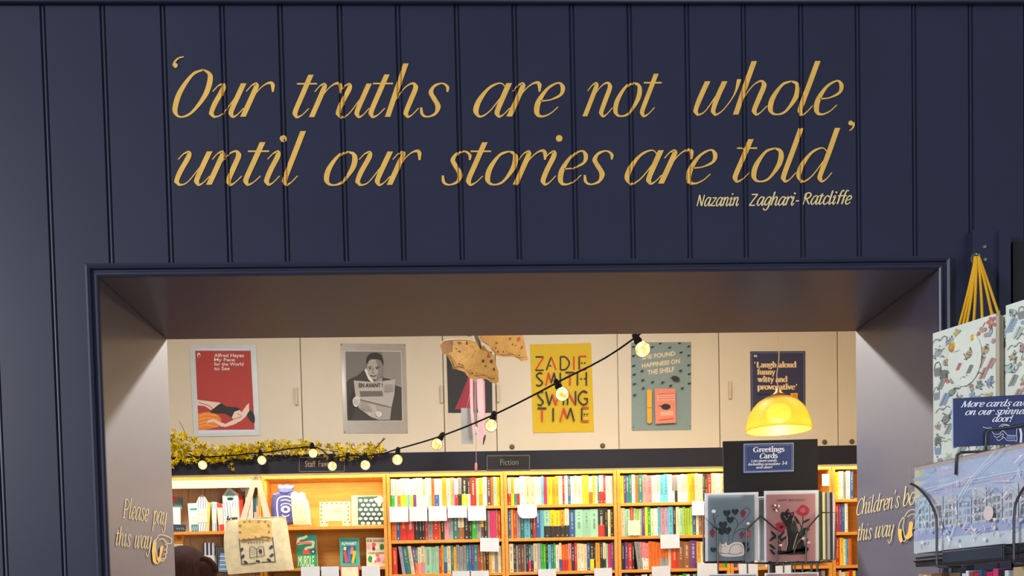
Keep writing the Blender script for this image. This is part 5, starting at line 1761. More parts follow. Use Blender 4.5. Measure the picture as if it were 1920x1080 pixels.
def cream_print(a):
    c_ = plain((206, 196, 150))
    a.line([(870, 560), (856, 470), (880, 400), (920, 390), (950, 440), (960, 550), (910, 580), (870, 560)], 5, c_)
    a.line([(880, 540), (872, 480), (896, 430), (922, 430), (940, 480), (944, 540), (910, 556), (880, 540)], 4, c_)
    a.oval(908, 490, 14, 20, c_)


b = pouch([(812, 330), (850, 300), (880, 320), (910, 306), (940, 318), (950, 360), (975, 400), (990, 500), (1000, 618), (900, 624), (835, 618), (820, 480)], mat('cream_cotton', (236, 232, 196), .85, noise=.06), 'x', cream_print, Y=6.94, thick=.045)
fin(b, 'drawstring_pouch', 'cream printed pouch leaning right of the indigo pouch', 'pouch', G1)

EASEL = mat('pine_easel', (226, 160, 70), .5)
es = thing('small_easel', 'small wooden easel under the cream bordered plaque', 'easel', at(*zg([(1215, 620)])[0], 6.95), G1)
b = MB()
p0, p1 = at(*zg([(1155, 575)])[0], 6.935), at(*zg([(1285, 622)])[0], 6.935)
b.box((p0.x, 6.925, p1.z), (p1.x, 6.94, p0.z), EASEL)
b.build('ledge', es, bevel=.001)
for x in (1190, 1250):
    b = MB()
    q = at(*zg([(x, 620)])[0], 6.95)
    b.tube([(q.x, 6.95, p1.z), (q.x, 6.985, p1.z + .13)], .005, EASEL, 6)
    b.build('leg', es)
b, a = slab('x', zg([(1075, 400), (1358, 392), (1360, 596), (1080, 604)]), .008, plain((240, 228, 180)), Y=6.95)
a = a.zoomed(*Zg)
for x, y in [(1100 + 44 * k, 412) for k in range(6)] + [(1100 + 42 * k, 588) for k in (0, 1, 5, 6)] + [(1092, 445 + 38 * k) for k in range(4)] + [(1342, 445 + 38 * k) for k in range(4)]:
    a.oval(x, y, 10, 7, plain((120, 124, 92)), rot=(x * 7 + y) % 3)
a.line([(1200, 460), (1290, 458)], 5, plain((206, 150, 130)), 0)
a.line([(1205, 486), (1275, 484)], 7, plain((214, 160, 140)), 0)
fin(b, 'plaque', 'cream plaque with leafy border on the small easel', 'plaque', G1)


def dots_print(a):
    w_ = plain((240, 240, 222))
    a.poly([(1370, 340), (1432, 336), (1432, 610), (1372, 612)], plain((206, 222, 170)))
    a.poly([(1425, 352), (1610, 345), (1650, 420), (1665, 606), (1430, 608)], plain((62, 92, 90)))
    for r_ in range(6):
        for c_ in range(5):
            x, y = 1452 + c_ * 50 + (24 if r_ % 2 else 0), 385 + r_ * 42
            if x < 1660:
                a.oval(x, y, 19, 14, w_, n=10)
    a.poly([(1570, 372), (1640, 345), (1668, 372), (1640, 425), (1600, 410)], w_)


b, a = slab('x', zg([(1368, 340), (1640, 338), (1664, 380), (1664, 608), (1370, 612)]), .03, plain((190, 212, 170)), Y=6.95)
dots_print(a.zoomed(*Zg))
fin(b, 'patterned_gift', 'green wrapped gift patterned with white scallops, right on the upper shelf', 'gift', G1)
# face-out books on the lower gift shelf
zb = (540, 990, 9.6)
zbb = lambda pts: [(zb[0] + x / zb[2], zb[1] + y / zb[2]) for x, y in pts]
b, a = slab('x', zbb([(150, 110), (505, 110), (530, 700), (165, 705)]), .022, plain((20, 130, 96)), Y=6.95, side=PAGEC)
a = a.zoomed(*zb)
a.poly([(330, 115), (500, 115), (505, 330), (340, 300)], plain((24, 140, 130)))
a.poly([(170, 500), (498, 480), (508, 695), (172, 700)], plain((26, 160, 110)))
a.line([(345, 140), (290, 175), (200, 200), (180, 260), (190, 280), (440, 250), (450, 300), (440, 340), (340, 360), (310, 400)], 46, plain((226, 206, 180)))
a.line([(200, 268), (420, 268)], 40, plain((226, 128, 100)), 0)
a.poly([(270, 400), (380, 395), (385, 470), (275, 475)], plain((226, 72, 52)))
a.oval(455, 425, 44, 44, plain((44, 66, 96)))
a.oval(452, 425, 22, 20, plain((226, 190, 210)))
sans(a, 'MURDLE', 190, 470, 500, 685, plain((236, 244, 200)), bold=.0)
fin(b, 'hardback_book', 'green face-out book with tall pale lettering and red building', 'book', G1)
b, a = slab('x', zbb([(925, 180), (1270, 180), (1290, 680), (945, 680)]), .024, plain((60, 168, 160)), Y=6.95, side=PAGEC)
a = a.zoomed(*zb)
a.poly([(935, 185), (1266, 185), (1270, 240), (938, 240)], plain((30, 120, 116)))
sans(a, 'ALPHABET', 962, 1235, 255, 305, plain((240, 246, 244)), bold=.02)
a.poly([(985, 330), (1215, 326), (1220, 630), (990, 632)], plain((24, 96, 108)))
for x0, y0, x1, y1, c_ in ((1030, 340, 1020, 400, (236, 226, 200)), (1020, 420, 1060, 625, (226, 66, 90)), (1100, 350, 1110, 620, (70, 110, 170)), (1160, 340, 1150, 470, (236, 130, 140)), (1205, 410, 1165, 630, (240, 180, 40))):
    a.line([(x0, y0), (x1, y1)], 50, plain(c_), 0)
fin(b, 'hardback_book', 'teal face-out book with coloured pencils on its cover', 'book', G1)
b, a = slab('x', zbb([(1405, 175), (1740, 175), (1762, 690), (1415, 690)]), .024, plain((236, 222, 190)), Y=6.95, side=PAGEC)
a = a.zoomed(*zb)
a.poly([(1410, 180), (1738, 180), (1738, 255), (1412, 255)], plain((196, 190, 164)))
sans(a, 'E B  WHITE', 1430, 1720, 212, 250, plain((50, 56, 50)), bold=.02)
sans(a, 'CHANGING', 1440, 1725, 432, 468, plain((70, 60, 50)), bold=.02)
for x, y, rx, ry, c_ in ((1450, 330, 40, 55, (240, 178, 190)), (1545, 300, 40, 40, (230, 92, 96)), (1545, 370, 30, 36, (110, 50, 70)), (1610, 350, 44, 44, (248, 232, 210)), (1690, 340, 38, 55, (40, 132, 66)), (1480, 560, 40, 60, (40, 140, 74)), (1550, 580, 36, 44, (248, 236, 220)), (1630, 570, 34, 46, (206, 90, 150)), (1610, 490, 36, 22, (226, 92, 84)), (1700, 560, 34, 60, (240, 186, 196)), (1575, 600, 24, 18, (214, 96, 120))):
    a.oval(x, y, rx, ry, plain(c_))
fin(b, 'hardback_book', 'cream face-out book with pink and green round motifs', 'book', G1)

# ================================================================ TOTE BAG
YT = 6.76
Zt = (380, 860, 4.908)
tt = lambda x, y, h=0.0: at(Zt[0] + x / Zt[2], Zt[1] + y / Zt[2], YT) + Vector((0, h, 0))
CANVAS = mat('natural_canvas', (228, 218, 184), .9, noise=.10, scale=30, bump=.25)
tote = thing('tote_bag', 'natural canvas tote bag hanging in front of the plank-backed bookcase', 'bag', tt(510, 1070))
L_ = [(212, 575), (206, 640), (195, 740), (200, 860), (212, 960), (235, 1065)]
R_s = [(765, 540), (780, 620), (795, 720), (812, 840), (826, 930), (842, 1022)]
b = MB()
nu, nv = 14, 18
Lp, Rp = spline(L_, 6), spline(R_s, 6)
for sgn in (-1, 1):
    vs = []
    for j in range(nv + 1):
        fl_, fr_ = Lp[min(len(Lp) - 1, int(j / nv * (len(Lp) - 1)))], Rp[min(len(Rp) - 1, int(j / nv * (len(Rp) - 1)))]
        for i in range(nu + 1):
            u = i / nu
            x, y = fl_[0] + (fr_[0] - fl_[0]) * u, fl_[1] + (fr_[1] - fl_[1]) * u
            bulge = .038 * (math.sin(math.pi * u) ** .6) * (math.sin(math.pi * min(1, j / nv * .92 + .06)) ** .5)
            wr = .003 * math.sin(7 * u + 3.1 * j / nv) * math.sin(math.pi * u) * (j / nv)
            vs.append(tt(x, y, sgn * (bulge + wr)))
    fs = []
    for j in range(nv):
        for i in range(nu):
            f = (j * (nu + 1) + i, (j + 1) * (nu + 1) + i, (j + 1) * (nu + 1) + i + 1, j * (nu + 1) + i + 1)
            fs.append(f if sgn < 0 else f[::-1])
    b.add(vs, fs, CANVAS)
b.tube([tt(x, y, -.004) for x, y in ((214, 578), (340, 562), (500, 548), (640, 540), (764, 540))], .004, CANVAS, 6)
body = b.build('bag_body', tote, smooth=True)


def front_h(x, y):
    u = max(0, min(1, (x - 205) / 600.0))
    v = max(0, min(1, (y - 560) / 480.0))
    return -.038 * (math.sin(math.pi * u) ** .6) * (math.sin(math.pi * min(1, v * .92 + .06)) ** .5) - .0035


STRAP = mat('cream_webbing', (234, 226, 200), .9, noise=.06, scale=60)
hook_p = tt(492, 172, 0)
for (x0, y0), (xt, yt_) in (((375, 566), (484, 168)), ((598, 545), (505, 168))):
    for d in (-.018, .018):
        b = MB()
        vs = []
        for k in range(9):
            f = k / 8
            x, y = x0 + (xt - x0) * f, y0 + (yt_ - y0) * f
            wd = 28 - 6 * f
            dd = d * (1 - f)
            vs += [tt(x - wd, y, dd - .001), tt(x + wd, y, dd - .001), tt(x + wd, y, dd + .0015), tt(x - wd, y, dd + .0015)]
        fs = []
        for k in range(8):
            for e in range(4):
                fs.append((4 * k + e, 4 * k + (e + 1) % 4, 4 * k + 4 + (e + 1) % 4, 4 * k + 4 + e))
        fs += [(3, 2, 1, 0), (32, 33, 34, 35)]
        b.add(vs, fs, STRAP)
        b.build('strap', tote)
b = MB()
art = Art(b, lambda x, y, h: tt(x, y, front_h(x, y) - h))
INKT = plain((70, 66, 84))
a = art
Zq = lambda x, y: ((430 + x / 9.82 - 380) * 4.908, (960 + y / 9.82 - 860) * 4.908)
zl = lambda pts: [Zq(*p) for p in pts]
for pts in ([(200, 480), (215, 640), (232, 800), (242, 965)], [(240, 965), (420, 955), (500, 940)], [(610, 930), (720, 925), (850, 925)], [(815, 470), (830, 620), (850, 780), (860, 930)]):
    a.line(zl(pts), 8, INKT)
for x, y, rt in ((250, 700, -.9), (270, 825, -1.0), (320, 930, .6), (550, 915, .3), (750, 890, .5), (800, 805, -.7), (790, 655, -.9)):
    q = Zq(x, y)
    a.oval(q[0], q[1], 22, 12, INKT, rot=rt)
for pts in ([(405, 660), (400, 850)], [(400, 850), (530, 835)], [(530, 835), (665, 810)], [(655, 650), (668, 812)], [(530, 690), (530, 840)], [(405, 660), (470, 650), (530, 690)], [(530, 690), (590, 645), (655, 650)]):
    a.line(zl(pts), 6, INKT, 0)
for k in range(4):
    a.line(zl([(430, 690 + 32 * k), (505, 686 + 32 * k)]), 3, INKT, 0)
q = Zq(598, 730)
a.oval(q[0], q[1], 16, 20, INKT)
a.line(zl([(598, 740), (598, 790)]), 4, INKT, 0)
q0, q1 = Zq(365, 605), Zq(675, 590)
pen(a, 'Brenda', q0[0], q1[0], q0[1], 14, INKT, slant=.1, thick=.22, thin=.14, slope=-.04) if False else [a.line(zl([(370 + 52 * k, 602 - 3 * k), (384 + 52 * k, 575 - 3 * k), (398 + 52 * k, 600 - 3 * k)]), 5, INKT, 3) for k in range(6)]
b.build('printed_motif', body)
# small pouch pinned on the front
b = MB()
KRAFT = mat('straw_cotton_pouch', (222, 192, 122), .9, noise=.10, scale=30, bump=.2)
pq = zl([(190, 165), (500, 150), (790, 165), (800, 480), (760, 530), (520, 500), (240, 545), (200, 480)])
b.prism([tt(x, y, front_h(x, y) - .012) for x, y in pq][::-1], (0, .011, 0), KRAFT)
art = Art(b, lambda x, y, h: tt(x, y, front_h(x, y) - .0125 - h))
for x, y in ((300, 195), (400, 185), (560, 190), (680, 185), (745, 260), (755, 380), (740, 500), (640, 470), (520, 480), (400, 510), (300, 515), (225, 380), (225, 260)):
    q = Zq(x, y)
    art.oval(q[0], q[1], 13, 8, plain((150, 116, 70)), rot=x % 3)
for y, x0, x1 in ((270, 400, 600), (320, 360, 640), (370, 420, 560)):
    art.line(zl([(x0, y), (x1, y - 6)]), 4, plain((196, 160, 90)), 0)
art.line(zl([(240, 530), (400, 512), (520, 505), (700, 470), (790, 490)]), 9, plain((150, 100, 80)))
b.build('pinned_pouch', tote)
hk = MB()
hk.tube([hook_p + Vector((0, 0, .06)), hook_p + Vector((0, 0, .018)), hook_p + Vector((.008, 0, .004)), hook_p + Vector((0, 0, -.006)), hook_p + Vector((-.010, 0, .004))], .003, mat('brass_hook', (190, 150, 80), .3, metal=1), 8)
o = hk.build('ceiling_hook')
tag(o, 'brass hook under the fascia holding the canvas tote straps', 'hook')

# ================================================================ PERSON AT THE LOWER LEFT
YPER = 4.2
crown = at(351, 1031, YPER)
H = crown.z
px_, s_ = crown.x - .012, H / 1.72
pj = lambda x, y, zz: (px_ - x * s_, YPER - y * s_, zz * s_)
per = thing('person', 'person with dark brown hair, only the hair showing at the bottom left', 'person', (px_, YPER, 0))
V, E, Rr = [], [], []


def node(p, r, frm=None):
    V.append(pj(*p))
    Rr.append(r * s_ if not isinstance(r, tuple) else tuple(q * s_ for q in r))
    if frm is not None:
        E.append((frm, len(V) - 1))
    return len(V) - 1


pel = node((0, 0, .93), .135)
wa = node((0, 0, 1.08), .115, pel)
chn = node((0, .0, 1.26), .135, wa)
nk0 = node((0, .01, 1.42), .075, chn)
nk1 = node((0, 0, 1.50), .052, nk0)
hd = node((0, -.012, 1.57), (.068, .085), nk1)
hd2 = node((0, -.004, 1.63), (.074, .092), hd)
hd3 = node((0, .004, 1.68), (.055, .070), hd2)
nose = node((0, -.106, 1.585), .010, hd)
for sx in (-1, 1):
    ear = node((sx * .078, .008, 1.59), .013, hd)
    hp = node((sx * .09, 0, .88), .095, pel)
    kn = node((sx * .10, .01, .48), .058, hp)
    an = node((sx * .10, .03, .09), .040, kn)
    to = node((sx * .11, -.12, .035), .034, an)
    sh = node((sx * .17, 0, 1.38), .058, chn)
    el = node((sx * .235, .03, 1.10), .041, sh)
    wr = node((sx * .24, -.10, .90), .028, el)
    pa = node((sx * .235, -.13, .84), (.030, .018), wr)
    for k, (dx, ln) in enumerate(((-.022, .065), (-.008, .078), (.007, .074), (.021, .06))):
        f1 = node((sx * .235 + dx * .6, -.15 - ln * .25, .805), .009, pa)
        f2 = node((sx * .235 + dx, -.16 - ln * .3, .805 - ln * .55), .008, f1)
    th = node((sx * .215, -.16, .83), .010, pa)
    node((sx * .20, -.185, .80), .009, th)
me = bpy.data.meshes.new('person_body')
o_ = Vector((px_, YPER, 0))
me.from_pydata([tuple(Vector(v) - o_) for v in V], E, [])
SKINM = mat('skin', (216, 164, 140), .5, noise=.05)
me.materials.append(SKINM)
bo = bpy.data.objects.new('body', me)
C.objects.link(bo)
bo.parent = per
WORLD[bo.name] = o_.copy()
sk_ = bo.modifiers.new('skin', 'SKIN')
for i, sv in enumerate(me.skin_vertices[0].data):
    sv.radius = Rr[i] if isinstance(Rr[i], tuple) else (Rr[i], Rr[i])
    sv.use_root = i == 0
sk_.use_smooth_shade = True
ss = bo.modifiers.new('subsurf', 'SUBSURF')
ss.levels = ss.render_levels = 2
HAIR = mat('dark_brown_hair', (52, 32, 30), .8, spec=.15, noise=.3, scale=14, stretch=(9, 9, 1), bump=.5)
hc = Vector(pj(0, .012, 1.625))
b = MB()
prof_n = 16
vs, fs = [], []
for i in range(13):
    t = math.pi * .74 * i / 12
    for k in range(24):
        p = 2 * math.pi * k / 24
        front = max(0.0, math.sin(p))
        tt_ = t * (1 - .42 * front)
        vs.append(hc + Vector((.098 * math.sin(tt_) * math.cos(p), .115 * math.sin(tt_) * math.sin(p), .112 * math.cos(tt_))) * s_)
for i in range(12):
    for k in range(24):
        fs.append((i * 24 + k, (i + 1) * 24 + k, (i + 1) * 24 + (k + 1) % 24, i * 24 + (k + 1) % 24))
b.add(vs, fs, HAIR)
ha = b.build('hair', per, smooth=True)
bun = at(383, 1073, YPER - .03)
b = MB()
b.ball(bun, (.052, .05, .06), HAIR, 16, 10)
b.tube([bun + Vector((.05 * math.cos(t), -.02, .055 * math.sin(t))) for t in [k * .5 for k in range(13)]], .012, HAIR, 8)
b.build('hair_bun', per, smooth=True)
b = MB()
SHIRT = mat('plum_jumper', (90, 52, 70), .85, noise=.1)
TROU = mat('dark_trousers', (40, 42, 54), .85, noise=.1)
b.lathe([(.085 * s_, 0), (.15 * s_, -.03 * s_), (.185 * s_, -.10 * s_), (.175 * s_, -.30 * s_), (.165 * s_, -.45 * s_), (.18 * s_, -.56 * s_)], pj(0, .0, 1.475), SHIRT, 24)
for sx in (-1, 1):
    b.tube([pj(sx * .14, 0, 1.39), pj(sx * .20, .01, 1.28), pj(sx * .238, .03, 1.10), pj(sx * .242, -.06, .97)], [.075 * s_, .066 * s_, .056 * s_, .044 * s_], SHIRT, 14)
b.build('jumper', per, smooth=True)
b = MB()
for sx in (-1, 1):
    b.tube([pj(sx * .07, 0, 1.0), pj(sx * .09, 0, .86), pj(sx * .10, .01, .48), pj(sx * .10, .03, .07)], [.13 * s_, .115 * s_, .078 * s_, .064 * s_], TROU, 16)
b.build('trousers', per, smooth=True)
for sx in (-1, 1):
    b = MB()
    b.ball(pj(sx * .105, -.045, .04), (.05 * s_, .13 * s_, .045 * s_), mat('black_shoe_leather', (28, 26, 28), .4), 14, 8)
    b.build('shoe', per, smooth=True)
for sx in (-1, 1):
    b = MB()
    b.ball(pj(sx * .032, -.083, 1.60), .012 * s_, plain((236, 232, 226)), 10, 6)
    b.ball(pj(sx * .032, -.092, 1.60), .006 * s_, plain((60, 40, 30)), 8, 6)
    b.build('eye', per, smooth=True)

# ================================================================ GREETINGS CARD SPINNER
Zc = (1290, 810, 4.0)
YC = 2.72
cz = lambda x, y, Y=YC: at(Zc[0] + x / Zc[2], Zc[1] + y / Zc[2], Y)
GC = 'greeting cards on the wire spinner'
spin = thing('card_spinner', 'black wire card spinner with a dark header board and blue label', 'card stand', (cz(620, 500, 2.86).x, 2.86, 0))
b = MB()
BOARD = mat('black_header_board', (24, 26, 30), .6, spec=.2, noise=.04)
P = [at(x, y, 2.80) for x, y in ((1355.5, 827.5), (1533, 823), (1534, 932), (1358, 936))]
b.prism(P[::-1], (0, .006, 0), BOARD)
b.build('header_board', spin)
b = MB()
Zl = (1385, 820, 14.4)
LBL, LW = plain((28, 52, 106)), plain((200, 212, 236))
b.prism([at(Zl[0] + x / Zl[2], Zl[1] + y / Zl[2], 2.798) for x, y in ((115, 165), (1490, 135), (1490, 935), (115, 980))][::-1], (0, .0012, 0), LBL)
art = Art(b, lambda px, py, h: at(px, py, 2.798) + Vector((0, -h, 0)), step=.0002)
a = art.zoomed(*Zl)
for k in range(44):
    x = 150 + 1310 * k / 43
    for y0, sl in ((190, -.022), (940, -.03)):
        a.h -= a.step
        a.rect(x, y0 + sl * (x - 150) - 12, x + 14, y0 + sl * (x - 150) + 12, LW)
for k in range(26):
    y = 200 + 720 * k / 25
    for x0 in (140, 1464):
        a.h -= a.step
        a.rect(x0, y - (20 if x0 > 1000 else 0), x0 + 18, y + 14 - (20 if x0 > 1000 else 0), LW)
for p_, q_ in (((190, 240), (1425, 212)), ((190, 910), (1425, 878)), ((190, 240), (190, 910)), ((1425, 212), (1425, 878))):
    a.line([p_, q_], 7, plain((120, 146, 194)), 0)
pen(a, 'Greetings', 385, 1235, 400, 92, LW, slant=0, thick=.28, thin=.12, glyphs=RM, slope=-.02)
pen(a, 'Cards', 560, 1050, 570, 92, LW, slant=0, thick=.28, thin=.12, glyphs=RM, slope=-.02)
pen(a, 'Lots more cards,', 318, 1030, 672, 46, LW, slant=.25, thick=.24, thin=.12, slope=-.02)
pen(a, 'including occasions', 245, 1120, 765, 46, LW, slant=.25, thick=.24, thin=.12, slope=-.02)
pen(a, '3-4', 1150, 1300, 745, 70, LW, slant=.1, thick=.24, thin=.14)
pen(a, 'next door!', 450, 905, 850, 46, LW, slant=.25, thick=.24, thin=.12, slope=-.02)
lb = b.build('header_label', spin)
lb['label'] = 'blue label lettered Greetings Cards'
# centre pole, base and rings
b = MB()
cp = Vector((spin.location.x, 2.86, 0))
b.tube([cp + Vector((0, 0, .02)), cp + Vector((0, 0, P[2].z + .12))], .011, BLACK, 12)
b.build('pole', spin, smooth=True)
b = MB()
b.lathe([(0, .05), (.03, .05), (.05, .03), (.22, .02), (.24, .0)], cp, BLACK, 32)
b.build('base', spin, smooth=True)
WR = .0023
wire = lambda bb, pts, Y=YC - .012, r=WR: bb.tube([cz(x, y, Y) if len((x, y)) == 2 else None for x, y in pts], r, BLACK, 6)
pockets = [('left', [(118, 975), (115, 632), (225, 735), (225, 985)], [(435, 978), (440, 735), (545, 630)]), ('right', [(545, 630), (668, 735), (670, 985)], [(885, 982), (886, 735), (998, 605), (1110, 602), (1100, 960)])]
for nm, l1, l2 in pockets:
    b = MB()
    wire(b, l1)
    wire(b, l2)
    lo = (118, 970, 440, 965) if nm == 'left' else (560, 978, 1080, 966)
    # floor of the pocket: a front rail and short prongs running back to the stem
    b.tube([cz(lo[0], lo[1] + 6), cz(lo[2], lo[3] + 6)], WR, BLACK, 6)
    for f in (.1, .5, .9):
        p = cz(lo[0] + (lo[2] - lo[0]) * f, 974)
        b.tube([p + Vector((0, -.012, 0)), p + Vector((0, .035, 0)), Vector((cp.x, 2.86, p.z))], WR, BLACK, 6)
    b.build('wire_pocket', spin)
b = MB()                                 # uprights that run down to the next tier
for x in (225, 445, 716, 778, 802, 858, 925, 970):
    b.tube([cz(x, 980, YC), cz(x, 980, YC) - Vector((0, 0, .20))], WR * (1.4 if x in (925, 970) else 1), BLACK, 6)
b.build('wire_uprights', spin)
b = MB()
b.tube([cz(530, 490, 2.79), cz(575, 488, 2.79)], .002, mat('white_wire', (220, 220, 220), .4), 6)
b.build('wire_clip', spin)

FILM = film_mat('card_cellophane', .05, (252, 253, 255), -.02)
Yk = YC


def card(outer, inner, m, label, draw=None, Y=Yk):
    c = thing('greeting_card', label, 'card', cz((outer[0][0] + outer[2][0]) / 2, outer[2][1], Y), GC)
    b = MB()
    b.prism([cz(x, y, Y) for x, y in inner][::-1], (0, .0025, 0), m, PAPER)
    art = Art(b, lambda x, y, h: cz(x, y, Y) + Vector((0, -h * .6, 0)), step=.0002)
    if draw:
        draw(art)
    b.build('card_front', c)
    b = MB()                              # white envelope behind, showing at top and right
    b.prism([cz(x, y, Y + .003) for x, y in outer][::-1], (0, .0015, 0), mat('white_envelope', (226, 230, 236), .6))
    b.build('envelope', c)
    b = MB()
    o4 = [cz(x, y, Y - .004) for x, y in outer]
    b.add(o4, [(0, 3, 2, 1)], FILM)
    b.build('cellophane_sleeve', c)
    return c


def draw_straw(a):
    ST, LF, SB, PK, WC = plain((70, 86, 92)), plain((62, 74, 72)), plain((198, 66, 92)), plain((226, 214, 214)), plain((196, 190, 188))
    for pts in ([(330, 822), (345, 760), (375, 700), (440, 640), (466, 600), (455, 572), (430, 572), (408, 592)], [(305, 820), (306, 780), (285, 735)], [(372, 700), (368, 670), (340, 630)], [(240, 735), (205, 690), (190, 640), (190, 600)],
                [(205, 690), (200, 650), (232, 625)], [(350, 760), (390, 730), (430, 728), (450, 745)], [(400, 740), (404, 760)], [(240, 735), (190, 715), (182, 740)]):
        a.line(pts, 4, ST)
    for x, y, r in ((290, 610, 26), (352, 600, 24), (315, 660, 26), (260, 700, 30), (252, 745, 28), (292, 740, 28), (186, 885, 20), (425, 850, 26), (440, 885, 18)):
        a.poly([(x - r * 1.1, y - r * .3), (x - r * .7, y - r), (x, y - r * .7), (x + r * .7, y - r * 1.05), (x + r * 1.15, y - r * .3), (x + r * .7, y + r * .5), (x + r * .1, y + r * 1.1), (x - r * .7, y + r * .5)], LF)
        a.line([(x, y - r * .6), (x, y + r * .9)], 2, plain((120, 134, 136)), 0)
    for x, y, r in ((410, 618, 22), (180, 765, 23), (400, 778, 19), (452, 768, 22)):
        a.poly([(x - r * .8, y - r), (x + r * .8, y - r), (x + r * .7, y), (x, y + r * 1.2), (x - r * .7, y)], SB, 2)
        a.line([(x - 10, y - r), (x, y - r - 8), (x + 10, y - r)], 4, LF)
    a.oval(190, 596, 16, 14, PK)
    a.oval(448, 688, 13, 10, PK)
    # the white cat asleep
    a.poly([(230, 850), (236, 826), (252, 842), (270, 838), (284, 824), (296, 850), (340, 828), (390, 828), (412, 850), (420, 905), (400, 930), (300, 938), (240, 925), (228, 890)], WC, 3)
    a.line([(306, 912), (316, 870), (350, 842), (390, 848), (408, 872)], 4, ST)
    a.line([(236, 908), (310, 914), (360, 918), (405, 900)], 4, ST)
    a.line([(244, 856), (256, 862)], 3, ST, 0)
    a.line([(270, 860), (282, 854)], 3, ST, 0)


def draw_cat(a):
    BK, PKF, LF, GRN, WH = plain((36, 36, 38)), plain((204, 62, 88)), plain((52, 58, 54)), plain((54, 78, 66)), plain((226, 206, 200))
    sans(a, 'HAPPY BIRTHDAY', 668, 880, 505, 520, plain((110, 66, 72)), bold=.02, slope=-.01)
    a.poly([(820, 580), (850, 548), (880, 552), (910, 580), (896, 620), (858, 632), (826, 618), (806, 600)], PKF, 3)
    a.poly([(836, 590), (862, 566), (884, 590), (862, 608)], plain((226, 120, 136)), 2)
    a.poly([(655, 690), (690, 676), (726, 690), (730, 730), (700, 752), (668, 742)], PKF, 3)
    a.oval(700, 712, 16, 12, plain((90, 30, 46)))
    for pts in ([(862, 632), (858, 700), (830, 790), (800, 900)], [(810, 640), (840, 690), (852, 740)], [(712, 790), (690, 850), (670, 915)], [(640, 770), (680, 830), (700, 900)], [(900, 800), (880, 850), (860, 915)]):
        a.line(pts, 6, LF)
    for x, y, L, rt in ((885, 668, 34, -.5), (812, 660, 36, 1.1), (800, 690, 30, 1.2), (632, 800, 30, -.7), (640, 765, 30, .8), (630, 860, 30, .7), (632, 900, 28, .9), (700, 770, 36, -.9), (720, 800, 30, -.7), (880, 745, 36, -.6), (690, 800, 30, .9)):
        a.oval(x, y, L, 9, LF, rot=rt)
    a.poly([(735, 890), (745, 800), (740, 720), (700, 655), (694, 620), (708, 598), (724, 606), (752, 574), (760, 608), (792, 598), (788, 634), (778, 660), (786, 700), (820, 740), (856, 790), (866, 850), (860, 915), (670, 915), (672, 895)], BK, 2)
    a.poly([(668, 890), (720, 892), (900, 892), (905, 872), (880, 860), (890, 916), (672, 918)], BK)
    a.poly([(766, 612), (786, 604), (780, 628)], plain((206, 110, 130)))
    a.poly([(742, 604), (752, 584), (756, 606)], plain((206, 110, 130)))
    a.line([(716, 632), (728, 640)], 5, WH, 0)
    a.line([(748, 630), (760, 624)], 5, WH, 0)
    a.line([(728, 650), (738, 654), (744, 646)], 4, WH)
    a.oval(790, 720, 26, 42, GRN, rot=-.5)
    a.oval(862, 752, 24, 40, GRN, rot=.8)
    for pts in ([(860, 790), (820, 830), (790, 905)], [(740, 780), (742, 840), (728, 890)], [(820, 760), (800, 820), (785, 880)]):
        a.line(pts, 4, plain((196, 180, 172)))
    for x, y in ((632, 556), (655, 566), (670, 582), (640, 582)):
        a.oval(x, y, 8, 5, BK, rot=.7)
    for x, y in ((650, 552), (678, 556), (660, 590)):
        a.oval(x, y, 8, 10, WH)
    for x, y in ((860, 800), (900, 830), (690, 850)):
        a.oval(x, y, 12, 9, WH)


card([(125, 460), (528, 450), (530, 965), (132, 972)], [(150, 475), (498, 470), (500, 966), (152, 970)], mat('blue_grey_card', (158, 174, 182), .6, noise=.03), 'blue-grey card of a strawberry plant and sleeping white cat', draw_straw)
card([(570, 442), (980, 436), (980, 968), (574, 976)], [(586, 470), (955, 462), (957, 964), (590, 970)], mat('dusty_pink_card', (214, 162, 163), .6, noise=.03), 'dusty pink birthday card of a black cat among flowers', draw_cat)
card([(528, 500), (572, 498), (574, 962), (530, 964)], [(532, 505), (570, 503), (572, 960), (534, 962)], mat('grey_card', (140, 142, 142), .6), 'grey card glimpsed between the strawberry and cat cards', None, Y=YC + .02)
card([(148, 1066), (520, 1062), (520, 1660), (150, 1660)], [(160, 1074), (512, 1070), (512, 1650), (160, 1650)], mat('mauve_grey_card', (150, 146, 154), .6), 'mauve-grey card top below the strawberry card', None, Y=YC - .01)
card([(576, 1058), (980, 1052), (980, 1660), (580, 1660)], [(590, 1066), (970, 1060), (970, 1650), (590, 1650)], mat('mauve_pink_card', (178, 150, 152), .6), 'mauve-pink card top below the black cat card', None, Y=YC - .01)
side = [(985, 1014, (40, 66, 56), 'dark green'), (1012, 1036, (232, 224, 170), 'pale yellow'), (1036, 1046, (120, 120, 112), 'olive grey'), (1046, 1072, (150, 158, 158), 'grey'), (1072, 1088, (46, 40, 60), 'dark plum'), (1088, 1108, (196, 190, 196), 'pale lilac')]
for k, (xa, xb, col, nm) in enumerate(side):
    pa, pb = cz(xa, 950, YC + .02), cz(xb, 950, YC + .02)
    zt_ = cz(xa, 445 + 6 * (k % 3), YC + .02).z
    zb_ = cz(xa, 955, YC + .02).z
    b = MB()
    o = Vector((pa.x, YC + .02, zb_))
    b.obox(o, Vector((pb.x - pa.x - .0006, .002, 0)), Vector((0, 0, zt_ - zb_)), Vector((.03, .12, 0)), plain(col))
    o = b.build('greeting_card')
    tag(o, '%s card seen edge-on in the right pocket of the spinner' % nm, 'card', 'cards edge-on in the right pocket')

